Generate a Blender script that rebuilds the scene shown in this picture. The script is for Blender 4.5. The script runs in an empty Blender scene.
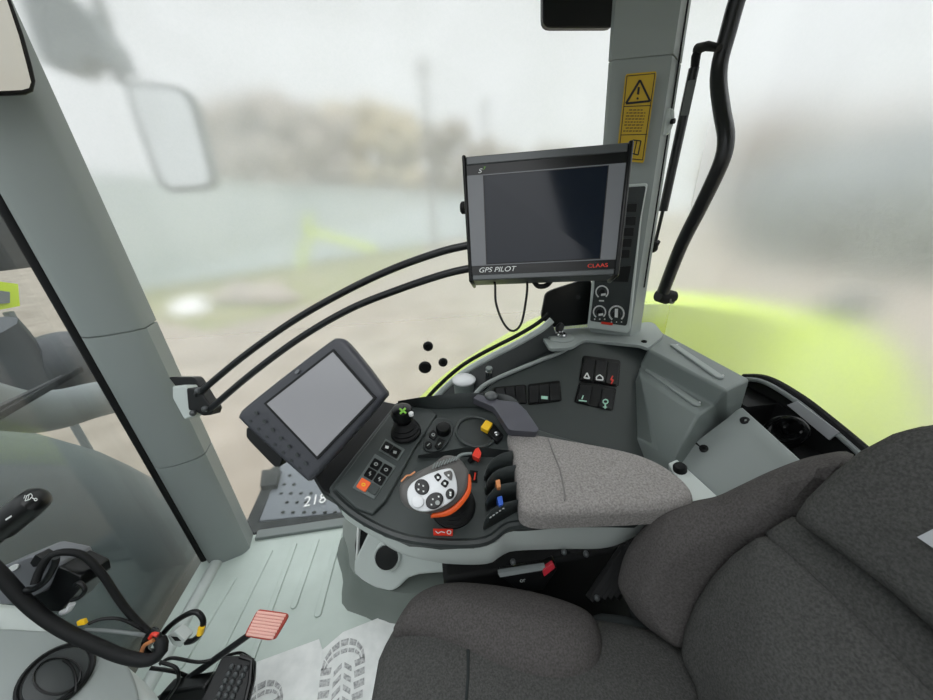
import bpy, bmesh, math, random
from mathutils import Vector as V, Matrix
random.seed(4)
SC = bpy.context.scene
COL = SC.collection
# ------------------------------------------------------------------ camera and surveying helpers
PSI, PIT, ROL = [math.radians(a) for a in (8, 23, 2)]
FPX = 337.0
CAM = V((0, 0, 1.15))
FW = V((math.sin(PSI)*math.cos(PIT), math.cos(PSI)*math.cos(PIT), -math.sin(PIT)))
R0 = V((math.cos(PSI), -math.sin(PSI), 0)); U0 = R0.cross(FW)
RT = math.cos(ROL)*R0 - math.sin(ROL)*U0
UP = math.sin(ROL)*R0 + math.cos(ROL)*U0
def ray(u, v): return FW*FPX + RT*(u-466.5) + UP*(350-v)
def P(u, v, x=None, y=None, z=None, d=None, pl=None):
    """point seen at (u, v) of the survey photo that lies on a given plane of the cab"""
    r = ray(u, v)
    if x is not None: t = (x-CAM.x)/r.x
    elif y is not None: t = (y-CAM.y)/r.y
    elif z is not None: t = (z-CAM.z)/r.z
    elif d is not None: t = d/FPX
    else: t = (pl[0]-CAM).dot(pl[1])/r.dot(pl[1])
    return CAM + r*t
def PL(p, n): return (V(p), V(n).normalized())
def pl3(a, b, c):
    n = (b-a).cross(c-a).normalized()
    if n.dot(CAM-a) < 0: n = -n
    return (a, n)
def raised(pl, h): return (pl[0]+pl[1]*h, pl[1])
def PP(px, **k): return [P(u, v, **k) for u, v in px]
# ------------------------------------------------------------------ materials
def lin(c):
    out = []
    for x in c:
        x /= 255.0
        out.append(x/12.92 if x <= .04045 else ((x+.055)/1.055)**2.4)
    return tuple(out)+(1,)
def mat(name, rgb, rough=.5, metal=0, bump=None, vary=None, spec=.5, coat=0):
    m = bpy.data.materials.new(name); m.use_nodes = True
    nt = m.node_tree; b = nt.nodes['Principled BSDF']
    b.inputs['Base Color'].default_value = lin(rgb); b.inputs['Roughness'].default_value = rough
    b.inputs['Metallic'].default_value = metal; b.inputs['Specular IOR Level'].default_value = spec
    b.inputs['Coat Weight'].default_value = coat
    tc = nt.nodes.new('ShaderNodeTexCoord')
    if vary:
        n = nt.nodes.new('ShaderNodeTexNoise'); n.inputs['Scale'].default_value = vary[0]; n.inputs['Detail'].default_value = 6
        mx = nt.nodes.new('ShaderNodeMix'); mx.data_type = 'RGBA'
        mx.inputs[6].default_value = lin(rgb); mx.inputs[7].default_value = lin(vary[1])
        rp = nt.nodes.new('ShaderNodeMapRange'); rp.inputs[1].default_value = .35; rp.inputs[2].default_value = .65
        nt.links.new(tc.outputs['Object'], n.inputs['Vector']); nt.links.new(n.outputs['Fac'], rp.inputs[0])
        nt.links.new(rp.outputs[0], mx.inputs[0]); nt.links.new(mx.outputs[2], b.inputs['Base Color'])
    if bump:
        n2 = nt.nodes.new('ShaderNodeTexNoise'); n2.inputs['Scale'].default_value = bump[0]; n2.inputs['Detail'].default_value = 3
        bp = nt.nodes.new('ShaderNodeBump'); bp.inputs['Strength'].default_value = bump[1]; bp.inputs['Distance'].default_value = bump[2] if len(bump) > 2 else .001
        nt.links.new(tc.outputs['Object'], n2.inputs['Vector']); nt.links.new(n2.outputs['Fac'], bp.inputs['Height'])
        nt.links.new(bp.outputs[0], b.inputs['Normal'])
    return m
def fog_glass(name, ior, rough, veil, tint=(235, 240, 240), scale=60, bump=.25, gloss=.04, clear=(-2, -1)):
    """pane covered in condensation: rough refraction, a milky scattering film, fine droplets"""
    m = bpy.data.materials.new(name); m.use_nodes = True
    nt = m.node_tree; nt.nodes.remove(nt.nodes['Principled BSDF']); out = nt.nodes['Material Output']
    tc = nt.nodes.new('ShaderNodeTexCoord')
    rf = nt.nodes.new('ShaderNodeBsdfRefraction'); rf.inputs['IOR'].default_value = ior; rf.inputs['Roughness'].default_value = rough
    tr = nt.nodes.new('ShaderNodeBsdfTranslucent'); tr.inputs['Color'].default_value = lin(tint)
    gl = nt.nodes.new('ShaderNodeBsdfGlossy'); gl.inputs['Roughness'].default_value = .15
    n = nt.nodes.new('ShaderNodeTexNoise'); n.inputs['Scale'].default_value = scale; n.inputs['Detail'].default_value = 8
    n.inputs['Roughness'].default_value = .7
    big = nt.nodes.new('ShaderNodeTexNoise'); big.inputs['Scale'].default_value = 3.2; big.inputs['Detail'].default_value = 5
    nt.links.new(tc.outputs['Object'], n.inputs['Vector']); nt.links.new(tc.outputs['Object'], big.inputs['Vector'])
    bp = nt.nodes.new('ShaderNodeBump'); bp.inputs['Strength'].default_value = bump; bp.inputs['Distance'].default_value = .002
    nt.links.new(n.outputs['Fac'], bp.inputs['Height']); nt.links.new(bp.outputs[0], rf.inputs['Normal'])
    mr = nt.nodes.new('ShaderNodeMapRange'); mr.inputs[1].default_value = .3; mr.inputs[2].default_value = .7
    mr.inputs[3].default_value = veil*.7; mr.inputs[4].default_value = min(1, veil*1.3)
    nt.links.new(big.outputs['Fac'], mr.inputs[0])
    # the pane is clearer low down, where the blower has dried it
    sx = nt.nodes.new('ShaderNodeSeparateXYZ'); nt.links.new(tc.outputs['Object'], sx.inputs[0])
    hz = nt.nodes.new('ShaderNodeMapRange'); hz.inputs[1].default_value = clear[0]; hz.inputs[2].default_value = clear[1]; hz.inputs[3].default_value = .12
    nt.links.new(sx.outputs['Z'], hz.inputs[0])
    mv = nt.nodes.new('ShaderNodeMath'); mv.operation = 'MULTIPLY'; nt.links.new(mr.outputs[0], mv.inputs[0]); nt.links.new(hz.outputs[0], mv.inputs[1])
    mq = nt.nodes.new('ShaderNodeMath'); mq.operation = 'MULTIPLY'; mq.inputs[1].default_value = rough; nt.links.new(hz.outputs[0], mq.inputs[0]); nt.links.new(mq.outputs[0], rf.inputs['Roughness'])
    mr = mv
    fine = nt.nodes.new('ShaderNodeTexNoise'); fine.inputs['Scale'].default_value = 230; fine.inputs['Detail'].default_value = 3
    nt.links.new(tc.outputs['Object'], fine.inputs['Vector'])
    fm = nt.nodes.new('ShaderNodeMapRange'); fm.inputs[1].default_value = .3; fm.inputs[2].default_value = .7; fm.inputs[3].default_value = .65; fm.inputs[4].default_value = 1.35
    nt.links.new(fine.outputs['Fac'], fm.inputs[0])
    mf = nt.nodes.new('ShaderNodeMath'); mf.operation = 'MULTIPLY'; nt.links.new(mr.outputs[0], mf.inputs[0]); nt.links.new(fm.outputs[0], mf.inputs[1]); mr = mf
    m1 = nt.nodes.new('ShaderNodeMixShader'); m2 = nt.nodes.new('ShaderNodeMixShader'); m2.inputs[0].default_value = gloss
    nt.links.new(mr.outputs[0], m1.inputs[0]); nt.links.new(rf.outputs[0], m1.inputs[1]); nt.links.new(tr.outputs[0], m1.inputs[2])
    nt.links.new(m1.outputs[0], m2.inputs[1]); nt.links.new(gl.outputs[0], m2.inputs[2])
    nt.links.new(m2.outputs[0], out.inputs['Surface'])
    return m
def clear_glass(name):
    m = bpy.data.materials.new(name); m.use_nodes = True
    nt = m.node_tree; nt.nodes.remove(nt.nodes['Principled BSDF']); out = nt.nodes['Material Output']
    t = nt.nodes.new('ShaderNodeBsdfTransparent'); t.inputs['Color'].default_value = (.88, .9, .9, 1)
    tl = nt.nodes.new('ShaderNodeBsdfTranslucent'); tl.inputs['Color'].default_value = (.8, .85, .85, 1)
    g = nt.nodes.new('ShaderNodeBsdfGlossy'); g.inputs['Roughness'].default_value = .04
    m0 = nt.nodes.new('ShaderNodeMixShader'); m0.inputs[0].default_value = .04
    mx = nt.nodes.new('ShaderNodeMixShader'); mx.inputs[0].default_value = .05
    nt.links.new(t.outputs[0], m0.inputs[1]); nt.links.new(tl.outputs[0], m0.inputs[2])
    nt.links.new(m0.outputs[0], mx.inputs[1]); nt.links.new(g.outputs[0], mx.inputs[2])
    nt.links.new(mx.outputs[0], out.inputs['Surface']); return m
M = dict(
    trim=mat('grey cab trim plastic', (150, 157, 155), .5, bump=(900, .12)),
    trim_light=mat('pale grey trim plastic', (198, 205, 202), .42, bump=(900, .1)),
    trim_dark=mat('mid grey trim plastic', (118, 126, 124), .5, bump=(900, .12)),
    floor=mat('grey rubber floor', (200, 212, 205), .6, bump=(500, .15), vary=(7, (190, 202, 195))),
    hump=mat('darker grey floor moulding', (118, 126, 121), .6, bump=(500, .15)),
    con=mat('dark console plastic', (59, 65, 64), .45, bump=(1100, .2)),
    con2=mat('charcoal console plastic', (47, 52, 52), .42, bump=(1100, .2)),
    wing=mat('slate console wing', (78, 78, 86), .45, bump=(1100, .2)),
    black=mat('black plastic', (20, 21, 22), .45, bump=(900, .1), spec=.35),
    gblack=mat('gloss black plastic', (12, 13, 14), .3, spec=.35),
    tube=mat('black powder coat tube', (26, 27, 29), .28),
    rubber=mat('black rubber', (18, 19, 20), .65, spec=.3),
    fabric=mat('dark grey seat cloth', (92, 89, 88), .95, bump=(520, .9, .0015), vary=(330, (74, 71, 70)), spec=.15),
    fabric2=mat('charcoal seat cloth', (86, 86, 84), .95, bump=(520, .9, .0015), vary=(330, (68, 68, 67)), spec=.15),
    base=mat('dark seat base cloth', (50, 54, 54), .9, bump=(500, .5), spec=.15),
    pad=mat('light grey armrest cloth', (158, 154, 151), .95, bump=(480, .9, .0015), vary=(300, (128, 124, 122)), spec=.15),
    seamgrey=mat('grey thread', (120, 117, 115), .9),
    con3=mat('button frame plastic', (96, 103, 101), .45),
    silver=mat('silver plastic', (214, 216, 218), .35, .1),
    chrome=mat('chrome', (200, 202, 204), .2, 1),
    grip=mat('grey brown grip rubber', (92, 90, 88), .5),
    orange=mat('orange plastic', (236, 92, 30), .4),
    red=mat('red plastic', (224, 54, 34), .4),
    darkred=mat('crimson plastic', (176, 34, 50), .4),
    redlit=mat('orange button plastic', (248, 106, 52), .45),
    yellow=mat('yellow plastic', (246, 196, 30), .45),
    blue=mat('blue plastic', (46, 92, 190), .45),
    tan=mat('tan plastic', (206, 134, 84), .45),
    green=mat('green print', (130, 200, 60), .5),
    white=mat('white print', (228, 230, 228), .5),
    mark=mat('grey print', (150, 154, 152), .5),
    icon=mat('green white icon print', (170, 215, 195), .5),
    bezel=mat('slate monitor housing', (64, 65, 71), .42, bump=(1200, .25)),
    gpsgrey=mat('grey monitor face', (112, 114, 118), .4),
    gpsbar=mat('dark monitor rail', (84, 87, 88), .35, .3),
    screen=mat('dark glass screen', (24, 30, 40), .12, spec=.25),
    lcd=mat('grey lcd screen', (140, 138, 142), .14, spec=1, coat=1),
    label=mat('yellow label', (206, 168, 20), .5),
    grey_tag=mat('grey sticker', (112, 116, 116), .5),
    card=mat('pale grey card', (176, 178, 182), .6),
    paper=mat('white paper mat', (238, 240, 238), .85, bump=(140, .25), vary=(30, (226, 229, 227))),
    ink=mat('grey ink', (150, 152, 152), .9, vary=(170, (205, 206, 206))),
    pedalred=mat('faded red pedal rubber', (188, 76, 64), .65),
    pedalpale=mat('pale pink worn ridge', (250, 196, 184), .65),
    bright=mat('lime green paint', (206, 230, 60), .4, spec=.3),
    hood=mat('dark slate bodywork', (104, 114, 116), .42, vary=(4, (98, 108, 110))),
    dark_out=mat('dark weathered metal', (40, 44, 50), .5),
    greybar=mat('grey painted bar', (120, 126, 126), .5),
    step=mat('blue grey step tread', (98, 105, 112), .55),
    stepdark=mat('dark step frame', (34, 38, 38), .7, spec=.2),
    ground=mat('beige gravel yard', (156, 146, 132), .95, vary=(1.3, (138, 128, 114))),
    grass=mat('patchy grass', (120, 128, 74), .95, vary=(1.1, (146, 140, 104))),
    leaf=mat('grey brown bush', (156, 148, 141), .95, vary=(1.5, (172, 161, 146))),  # paled so the colour carries the yard's haze over the bare twigs
    shed=mat('pale blue sheet metal', (214, 226, 230), .6, vary=(.5, (204, 218, 224))),
    rock=mat('pale stone', (225, 225, 222), .9),
    wood=mat('weathered pole wood', (120, 116, 112), .9),
    tan_out=mat('straw coloured bush', (192, 178, 144), .95, vary=(1.5, (168, 156, 130))),
    mirror=mat('mirror glass', (225, 228, 228), .04, 1),
    fog_side=fog_glass('misted side glass', 1.09, .36, .25, scale=70, clear=(.2, 1.05)),
    fog_rear=fog_glass('misted rear glass', 1.15, .42, .17, scale=90),
    clear=clear_glass('windscreen glass'),
)
# ------------------------------------------------------------------ mesh builder
class MB:
    def __init__(s): s.v = []; s.f = []; s.m = []
    def add(s, vs, fs, m=0):
        o = len(s.v); s.v += [V(a) for a in vs]
        for f in fs: s.f.append([i+o for i in f]); s.m.append(m)
        return s
    def prism(s, pts, vec, m=0, ms=None):
        n = len(pts); vec = V(vec); vs = [V(p) for p in pts]+[V(p)+vec for p in pts]
        s.add(vs, [list(range(n))], m)
        o = len(s.v)-2*n
        for f in [list(range(2*n-1, n-1, -1))]+[[i, (i+1) % n, n+(i+1) % n, n+i] for i in range(n)]:
            s.f.append([i+o for i in f]); s.m.append(m if ms is None else ms)
        return s
    def loft(s, rings, closed=True, caps=(True, True), m=0):
        n = len(rings[0]); vs = [p for r in rings for p in r]; fs = []
        for k in range(len(rings)-1):
            for i in range(n if closed else n-1):
                j = (i+1) % n
                fs.append([k*n+i, k*n+j, (k+1)*n+j, (k+1)*n+i])
        if caps[0]: fs.append(list(range(n)))
        if caps[1]: fs.append([(len(rings)-1)*n+i for i in range(n-1, -1, -1)])
        return s.add(vs, fs, m)
    def tube(s, pts, r, n=10, m=0, caps=(True, True), flat=1.0):
        pts = [V(p) for p in pts]; rings = []; prev = None
        for i, p in enumerate(pts):
            t = (pts[min(i+1, len(pts)-1)]-pts[max(i-1, 0)]).normalized()
            if prev is None:
                a = V((0, 0, 1)) if abs(t.z) < .9 else V((1, 0, 0))
                e = t.cross(a).normalized()
            else: e = (prev-t*prev.dot(t)).normalized()
            prev = e; b = t.cross(e); rr = r[i] if isinstance(r, (list, tuple)) else r
            rings.append([p+e*math.cos(2*math.pi*k/n)*rr+b*math.sin(2*math.pi*k/n)*rr*flat for k in range(n)])
        return s.loft(rings, True, caps, m)
    def cyl(s, a, b, r0, r1=None, n=24, m=0): return s.tube([a, b], [r0, r0 if r1 is None else r1], n, m)
    def box(s, c, ax, ay, az, m=0):
        c, ax, ay, az = V(c), V(ax), V(ay), V(az)
        return s.prism([c-ax-ay-az, c+ax-ay-az, c+ax+ay-az, c-ax+ay-az], az*2, m)
    def aabb(s, a, b, m=0):
        a, b = V(a), V(b); h = (b-a)/2
        return s.box((a+b)/2, (h.x, 0, 0), (0, h.y, 0), (0, 0, h.z), m)
    def ball(s, c, r, m=0, n=16, k=10, sq=(1, 1, 1)):
        c = V(c); rings = []
        for j in range(1, k):
            a = math.pi*j/k
            rings.append([c+V((r*sq[0]*math.sin(a)*math.cos(2*math.pi*i/n), r*sq[1]*math.sin(a)*math.sin(2*math.pi*i/n), -r*sq[2]*math.cos(a))) for i in range(n)])
        return s.loft(rings, True, (True, True), m)
    def lathe(s, o, ax, prof, n=28, m=0):
        """prof: list of (radius, height) along axis ax from o"""
        o, ax = V(o), V(ax).normalized()
        e = ax.cross(V((0, 0, 1)) if abs(ax.z) < .9 else V((1, 0, 0))).normalized(); b = ax.cross(e)
        return s.loft([[o+ax*h+(e*math.cos(2*math.pi*k/n)+b*math.sin(2*math.pi*k/n))*r for k in range(n)] for r, h in prof], True, (True, True), m)
    def pillow(s, outline, nrm, dome=.01, r=.01, thick=.03, N=72, m=0, sm=True, centre=None, steps=5, power=2):
        """padded or rounded body: outline = rim seen from the nrm side"""
        nrm = V(nrm).normalized(); c0 = sum((V(p) for p in outline), V())/len(outline)
        ex = (V(outline[1])-V(outline[0])); ex = (ex-nrm*ex.dot(nrm)).normalized(); ey = nrm.cross(ex)
        q = [((V(p)-c0).dot(ex), (V(p)-c0).dot(ey), (V(p)-c0).dot(nrm)) for p in (smooth(outline, N) if sm else resample(outline, N))]
        area = sum(q[i][0]*q[(i+1) % len(q)][1]-q[(i+1) % len(q)][0]*q[i][1] for i in range(len(q)))
        if area < 0: q.reverse()
        n = len(q); inn = []
        for i in range(n):
            dx = q[(i+1) % n][0]-q[i-1][0]; dy = q[(i+1) % n][1]-q[i-1][1]; l = math.hypot(dx, dy) or 1
            inn.append((-dy/l, dx/l))
        def ring(ins, h, sc=1.0):
            out = []
            for (x, y, z), (a, b) in zip(q, inn):
                X = cx+(x+a*ins-cx)*sc; Y = cy+(y+b*ins-cy)*sc
                out.append(c0+ex*X+ey*Y+nrm*(z*1.0+h))
            return out
        if centre is None: cx = sum(a[0] for a in q)/n; cy = sum(a[1] for a in q)/n
        else: cx = (V(centre)-c0).dot(ex); cy = (V(centre)-c0).dot(ey)
        rings = [ring(r*.7, -thick), ring(r*.1, -thick+r*.5)]
        for a in range(0, steps+1):
            t = math.pi/2*a/steps; rings.append(ring(r*(1-math.cos(t)), -r+r*math.sin(t)))
        for sc in (.88, .72, .52, .3, .08): rings.append(ring(r, dome*(1-sc**power), sc))
        return s.loft(rings, True, (True, True), m)
    def inflate(s, outline, nrm, r=.03, dome=.02, thick=.08, N=120, m=0, sm=False, reach=.12, step=.011, crown=None):
        """upholstered body: height grows with the distance from the seam"""
        from mathutils.geometry import delaunay_2d_cdt
        nrm = V(nrm).normalized(); c0 = sum((V(p) for p in outline), V())/len(outline)
        ex = (V(outline[1])-V(outline[0])); ex = (ex-nrm*ex.dot(nrm)).normalized(); ey = nrm.cross(ex)
        bp = smooth(outline, N) if sm else resample(outline, N)
        q = [((p-c0).dot(ex), (p-c0).dot(ey)) for p in bp]
        if sum(q[i-1][0]*q[i][1]-q[i][0]*q[i-1][1] for i in range(len(q))) < 0: q.reverse()
        n = len(q)
        def dist(x, y):
            best = 9
            for i in range(n):
                ax, ay = q[i-1]; bx, by = q[i]; dx, dy = bx-ax, by-ay; L = dx*dx+dy*dy or 1e-12
                t = max(0, min(1, ((x-ax)*dx+(y-ay)*dy)/L)); d = (x-ax-t*dx)**2+(y-ay-t*dy)**2
                if d < best: best = d
            return math.sqrt(best)
        def inside(x, y):
            k = False
            for i in range(n):
                ax, ay = q[i-1]; bx, by = q[i]
                if (ay > y) != (by > y) and x < (bx-ax)*(y-ay)/(by-ay)+ax: k = not k
            return k
        pts = [(a, b, 0.0) for a, b in q]
        for f in (.04, .14, .32, .6, 1.0):
            o = r*f
            for i in range(n):
                dx = q[(i+1) % n][0]-q[i-1][0]; dy = q[(i+1) % n][1]-q[i-1][1]; l = math.hypot(dx, dy) or 1
                x, y = q[i][0]-dy/l*o, q[i][1]+dx/l*o
                if inside(x, y):
                    d = dist(x, y)
                    if d > o*.93: pts.append((x, y, d))
        lox, hix = min(a for a, b in q), max(a for a, b in q); loy, hiy = min(b for a, b in q), max(b for a, b in q)
        y = loy
        while y < hiy:
            x = lox
            while x < hix:
                if inside(x, y):
                    d = dist(x, y)
                    if d > r*1.15: pts.append((x, y, d))
                x += step
            y += step
        from mathutils import Vector as W2
        vo, _, fo, ov, _, _ = delaunay_2d_cdt([W2((a, b)) for a, b, d in pts], [((i, (i+1) % n)) for i in range(n)], [], 1, 1e-6)
        def hgt(d):
            a = min(1, d/r); h = r*math.sqrt(max(0, 1-(1-a)**2))-r
            b = min(1, d/reach); return h+dome*(b*b*(3-2*b))
        vs = []
        for p, src in zip(vo, ov):
            d = pts[src[0]][2] if src else dist(p.x, p.y)
            vs.append(c0+ex*p.x+ey*p.y+nrm*hgt(d))
        s.add(vs, [list(f) for f in fo], m)
        s.loft([[c0+ex*a+ey*b-nrm*r for a, b in q], [c0+ex*a+ey*b-nrm*thick for a, b in q]], True, (False, True), m)
        return s
    def stroke(s, px, w, pl, m=0, h=.0006, closed=False):
        """a printed line: thin strip laid on a plane along survey pixels, w pixels wide"""
        q = raised(pl, h); px = list(px)+([px[0]] if closed else [])
        for a, b in zip(px, px[1:]):
            dx, dy = b[0]-a[0], b[1]-a[1]; l = math.hypot(dx, dy) or 1; nx, ny = -dy/l*w/2, dx/l*w/2
            s.prism(PP([(a[0]+nx, a[1]+ny), (a[0]-nx, a[1]-ny), (b[0]-nx, b[1]-ny), (b[0]+nx, b[1]+ny)], pl=q), -q[1]*h*.8, m)
        return s
    def patch(s, px, pl, m=0, h=.0006):
        q = raised(pl, h); return s.prism(PP(px, pl=q), -q[1]*h*.8, m)
    def build(s, name, mats, parent=None, bevel=0, sharp=40, seg=2):
        me = bpy.data.meshes.new(name)
        org = root_loc(parent) if parent is not None else V((0, 0, 0))
        if parent is None and s.v:
            lo = V([min(a[i] for a in s.v) for i in range(3)]); hi = V([max(a[i] for a in s.v) for i in range(3)])
            org = V(((lo.x+hi.x)/2, (lo.y+hi.y)/2, lo.z))
        me.from_pydata([tuple(a-org) for a in s.v], [], s.f)
        for p, i in zip(me.polygons, s.m): p.material_index = i; p.use_smooth = True
        for k in (mats if isinstance(mats, (list, tuple)) else [mats]): me.materials.append(M[k] if isinstance(k, str) else k)
        bm = bmesh.new(); bm.from_mesh(me); bmesh.ops.remove_doubles(bm, verts=bm.verts, dist=1e-6); bmesh.ops.recalc_face_normals(bm, faces=bm.faces); bm.to_mesh(me); bm.free()
        me.set_sharp_from_angle(angle=math.radians(sharp))
        o = bpy.data.objects.new(name, me); COL.objects.link(o)
        if parent is not None: o.parent = parent
        else: o.location = org
        if bevel:
            b = o.modifiers.new('edge rounding', 'BEVEL'); b.width = bevel; b.segments = seg; b.limit_method = 'ANGLE'; b.angle_limit = math.radians(40)
            b.harden_normals = False
        return o
def root_loc(o):
    while o.parent is not None: o = o.parent
    return V(o.location)
def thing(name, label, cat, loc, group=None):
    o = bpy.data.objects.new(name, None); COL.objects.link(o); o.location = V(loc); o.empty_display_size = .05
    o['label'] = label; o['category'] = cat
    if group: o['group'] = group
    return o
def tag(o, label, cat, group=None, kind=None):
    o['label'] = label; o['category'] = cat
    if group: o['group'] = group
    if kind: o['kind'] = kind
    return o
def struct(o, label=None):
    o['kind'] = 'structure'
    if label: o['label'] = label; o['category'] = 'setting'
    return o
def cr(a, b, c, d, t): return .5*((2*b)+(c-a)*t+(2*a-5*b+4*c-d)*t*t+(3*b-a-3*c+d)*t**3)
def smooth(pts, N, closed=True):
    pts = [V(p) for p in pts]; n = len(pts); dense = []
    rng = range(n) if closed else range(n-1)
    for i in rng:
        g = (lambda k: pts[k % n]) if closed else (lambda k: pts[max(0, min(n-1, k))])
        for k in range(12): dense.append(cr(g(i-1), g(i), g(i+1), g(i+2), k/12))
    if not closed: dense.append(pts[-1])
    return resample(dense, N, closed)
def resample(pts, N, closed=True):
    pts = [V(p) for p in pts]; q = pts+[pts[0]] if closed else pts
    L = [0]
    for a, b in zip(q, q[1:]): L.append(L[-1]+(b-a).length)
    out = []; k = 0; cnt = N if closed else N-1
    for i in range(N):
        t = L[-1]*i/cnt
        while k < len(L)-2 and L[k+1] < t: k += 1
        f = (t-L[k])/max(1e-9, L[k+1]-L[k]); out.append(q[k].lerp(q[k+1], max(0, min(1, f))))
    return out
def spx(px, N, closed=False): return [(p.x, p.y) for p in smooth([V((u, v, 0)) for u, v in px], N, closed)]
def ell(cu, cv, a, b, ang=0, n=20):
    c, s_ = math.cos(math.radians(ang)), math.sin(math.radians(ang))
    return [(cu+a*math.cos(t)*c-b*math.sin(t)*s_, cv+a*math.cos(t)*s_+b*math.sin(t)*c) for t in [2*math.pi*i/n for i in range(n)]]
def rquad(px, r=.25, n=4):
    """corner-rounded polygon in pixels"""
    out = []; k = len(px)
    for i in range(k):
        p, a, b = px[i], px[i-1], px[(i+1) % k]
        A = (p[0]+(a[0]-p[0])*r, p[1]+(a[1]-p[1])*r); B = (p[0]+(b[0]-p[0])*r, p[1]+(b[1]-p[1])*r)
        for j in range(n+1):
            t = j/n; out.append(((1-t)**2*A[0]+2*t*(1-t)*p[0]+t*t*B[0], (1-t)**2*A[1]+2*t*(1-t)*p[1]+t*t*B[1]))
    return out
def bil(c, s, t):
    """point of a four-cornered face (tl, tr, br, bl) at s across, t down"""
    return c[0].lerp(c[1], s).lerp(c[3].lerp(c[2], s), t)
def text(body, name, origin, right, up, size, material, parent, fit=None, extr=.0003, align='LEFT', shear=0):
    cu = bpy.data.curves.new(name, 'FONT'); cu.body = body; cu.size = 1; cu.extrude = 0; cu.align_x = align; cu.shear = shear
    cu.materials.append(M[material]); o = bpy.data.objects.new(name, cu); COL.objects.link(o)
    r = V(right).normalized(); n = r.cross(V(up)).normalized(); u = n.cross(r)
    bpy.context.view_layer.update(); w = max(.01, o.dimensions.x)
    sx = fit/w if fit else size
    org = V(origin)-(root_loc(parent) if parent is not None else V())
    o.matrix_world = Matrix.Translation(org) @ Matrix((r, u, n)).transposed().to_4x4() @ Matrix.Diagonal((sx, size, size, 1))
    me = bpy.data.meshes.new_from_object(o.evaluated_get(bpy.context.evaluated_depsgraph_get()))
    k = bpy.data.objects.new(name, me); mw = o.matrix_world.copy(); COL.objects.link(k); bpy.data.objects.remove(o); k.name = name
    if parent is not None: k.parent = parent
    k.matrix_local = mw
    return k

# ================================================================== SETTING
fl = MB().aabb((-.86, -.95, -.03), (.95, 1.05, 0))
for a, b, w in [((235, 578), (181, 667), .016), ((271, 551), (205, 684), .016), ((295, 544), (250, 664), .018), ((317, 540), (294, 606), .02), ((340, 533), (318, 614), .022)]:
    A, B = P(*a, z=0), P(*b, z=0); d = (B-A).normalized(); s_ = V((-d.y, d.x, 0))*w/2
    ring = [A-s_, A+s_]+[B+s_*math.cos(t)+d*w/2*math.sin(t) for t in [math.pi*i/6 for i in range(7)]]
    fl.prism([p+V((0, 0, .005)) for p in ring], (0, 0, -.006))
struct(fl.build('floor', 'floor', bevel=.002))
cl_ = MB()
for a, b in (((-.95, -.95), (-.80, 1.15)), ((.18, -.95), (1.0, 1.15)), ((-.80, .52), (.18, 1.15)), ((-.80, -.95), (.18, -.85))): cl_.aabb((a[0], a[1], 1.76), (b[0], b[1], 1.8))  # unseen roof, its opening added and sized to let sky light down
struct(cl_.build('ceiling', 'trim'))
# left door side of the cab, unseen behind the camera, added to cut light from the left: lower panel, pillars and lintel round the door glass
lw = MB()
for a, b in (((-.95, 0), (1.0, .85)), ((-.95, 1.5), (1.0, 1.8)), ((-.95, .85), (-.75, 1.5)), ((.45, .85), (1.0, 1.5))): lw.aabb((a[0], -.99, a[1]), (b[0], -.95, b[1]))
struct(lw.build('wall_left', 'trim'))
# sill along the windscreen and rim under the side glass
A, B = P(243, 556, z=0), P(160, 668, z=0)
tr = MB().tube([(-.80, 1.0, .0), (-.805, .3, .0), (-.805, -.9, 0)], .02, 12)
struct(tr.build('trim_1', 'trim_light'))
struct(MB().aabb((-.70, 1.02, -.03), (.6, 1.06, .012)).build('trim_2', 'trim_dark', bevel=.004))
# glass
def pane(name, pts, th, m):
    o = MB().prism(pts, th).build(name, m); return struct(o)
pane('window_1', [V((-.89, 1.06, 0)), V((.90, 1.06, 0)), V((.90, 1.06, 1.76)), V((-.89, 1.06, 1.76))], (0, .005, 0), 'fog_side')
pane('window_2', [V((.905, -.95, .5)), V((.905, 1.07, .5)), V((.905, 1.07, 1.76)), V((.905, -.95, 1.76))], (.005, 0, 0), 'fog_rear')
pane('window_3', [V((-.89, -.95, .0)), V((-.89, 1.06, .0)), V((-.89, 1.06, 1.76)), V((-.89, -.95, 1.76))], (-.005, 0, 0), 'clear')
# front pillar: three cover lengths with joints
Rb, Rt = V((-.706, .992, -.01)), P(37, 95, x=-.72)
Lb, Lt = V((-.845, .972, -.01)), P(0, 192, x=-.835)
def at_z(a, b, z): return a+(b-a)*((z-a.z)/(b.z-a.z))
def pil_ring(z, sh=0.0):
    R, L = at_z(Rb, Rt, z), at_z(Lb, Lt, z); w = R-L
    ctr = (R+L)/2+V((0, .05, 0))
    Mi = L+w*.24+V((0, -.028, 0)); M2 = L+w*.86+V((0, -.022, 0))
    r_ = [L+V((0, .0, 0)), L+w*.1+V((0, -.018, 0)), Mi, L+w*.5+V((0, -.033, 0)), M2, L+w*.95+V((0, -.012, 0)), R, R+V((-.012, .06, 0)), L+V((.0, .06, 0))]
    return [p+(ctr-p).normalized()*sh for p in r_]
zj = [P(118, 329, x=-.78).z, P(181, 456, x=-.78).z]
pm = MB(); lv = [-.01]
rings = []
for z in [-.01, zj[1]-.0035]: rings.append(pil_ring(z))
rings += [pil_ring(zj[1]-.003, .006), pil_ring(zj[1]+.0, .006), pil_ring(zj[1]+.0005)]
rings += [pil_ring(zj[0]-.0035), pil_ring(zj[0]-.003, .006), pil_ring(zj[0], .006), pil_ring(zj[0]+.0005)]
for z in [1.2, 1.5, 1.79]: rings.append(pil_ring(z))
pm.loft(rings)
pf = struct(pm.build('pillar', 'trim', sharp=35), 'grey front pillar beside the windscreen')
sc_ = MB()
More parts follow.
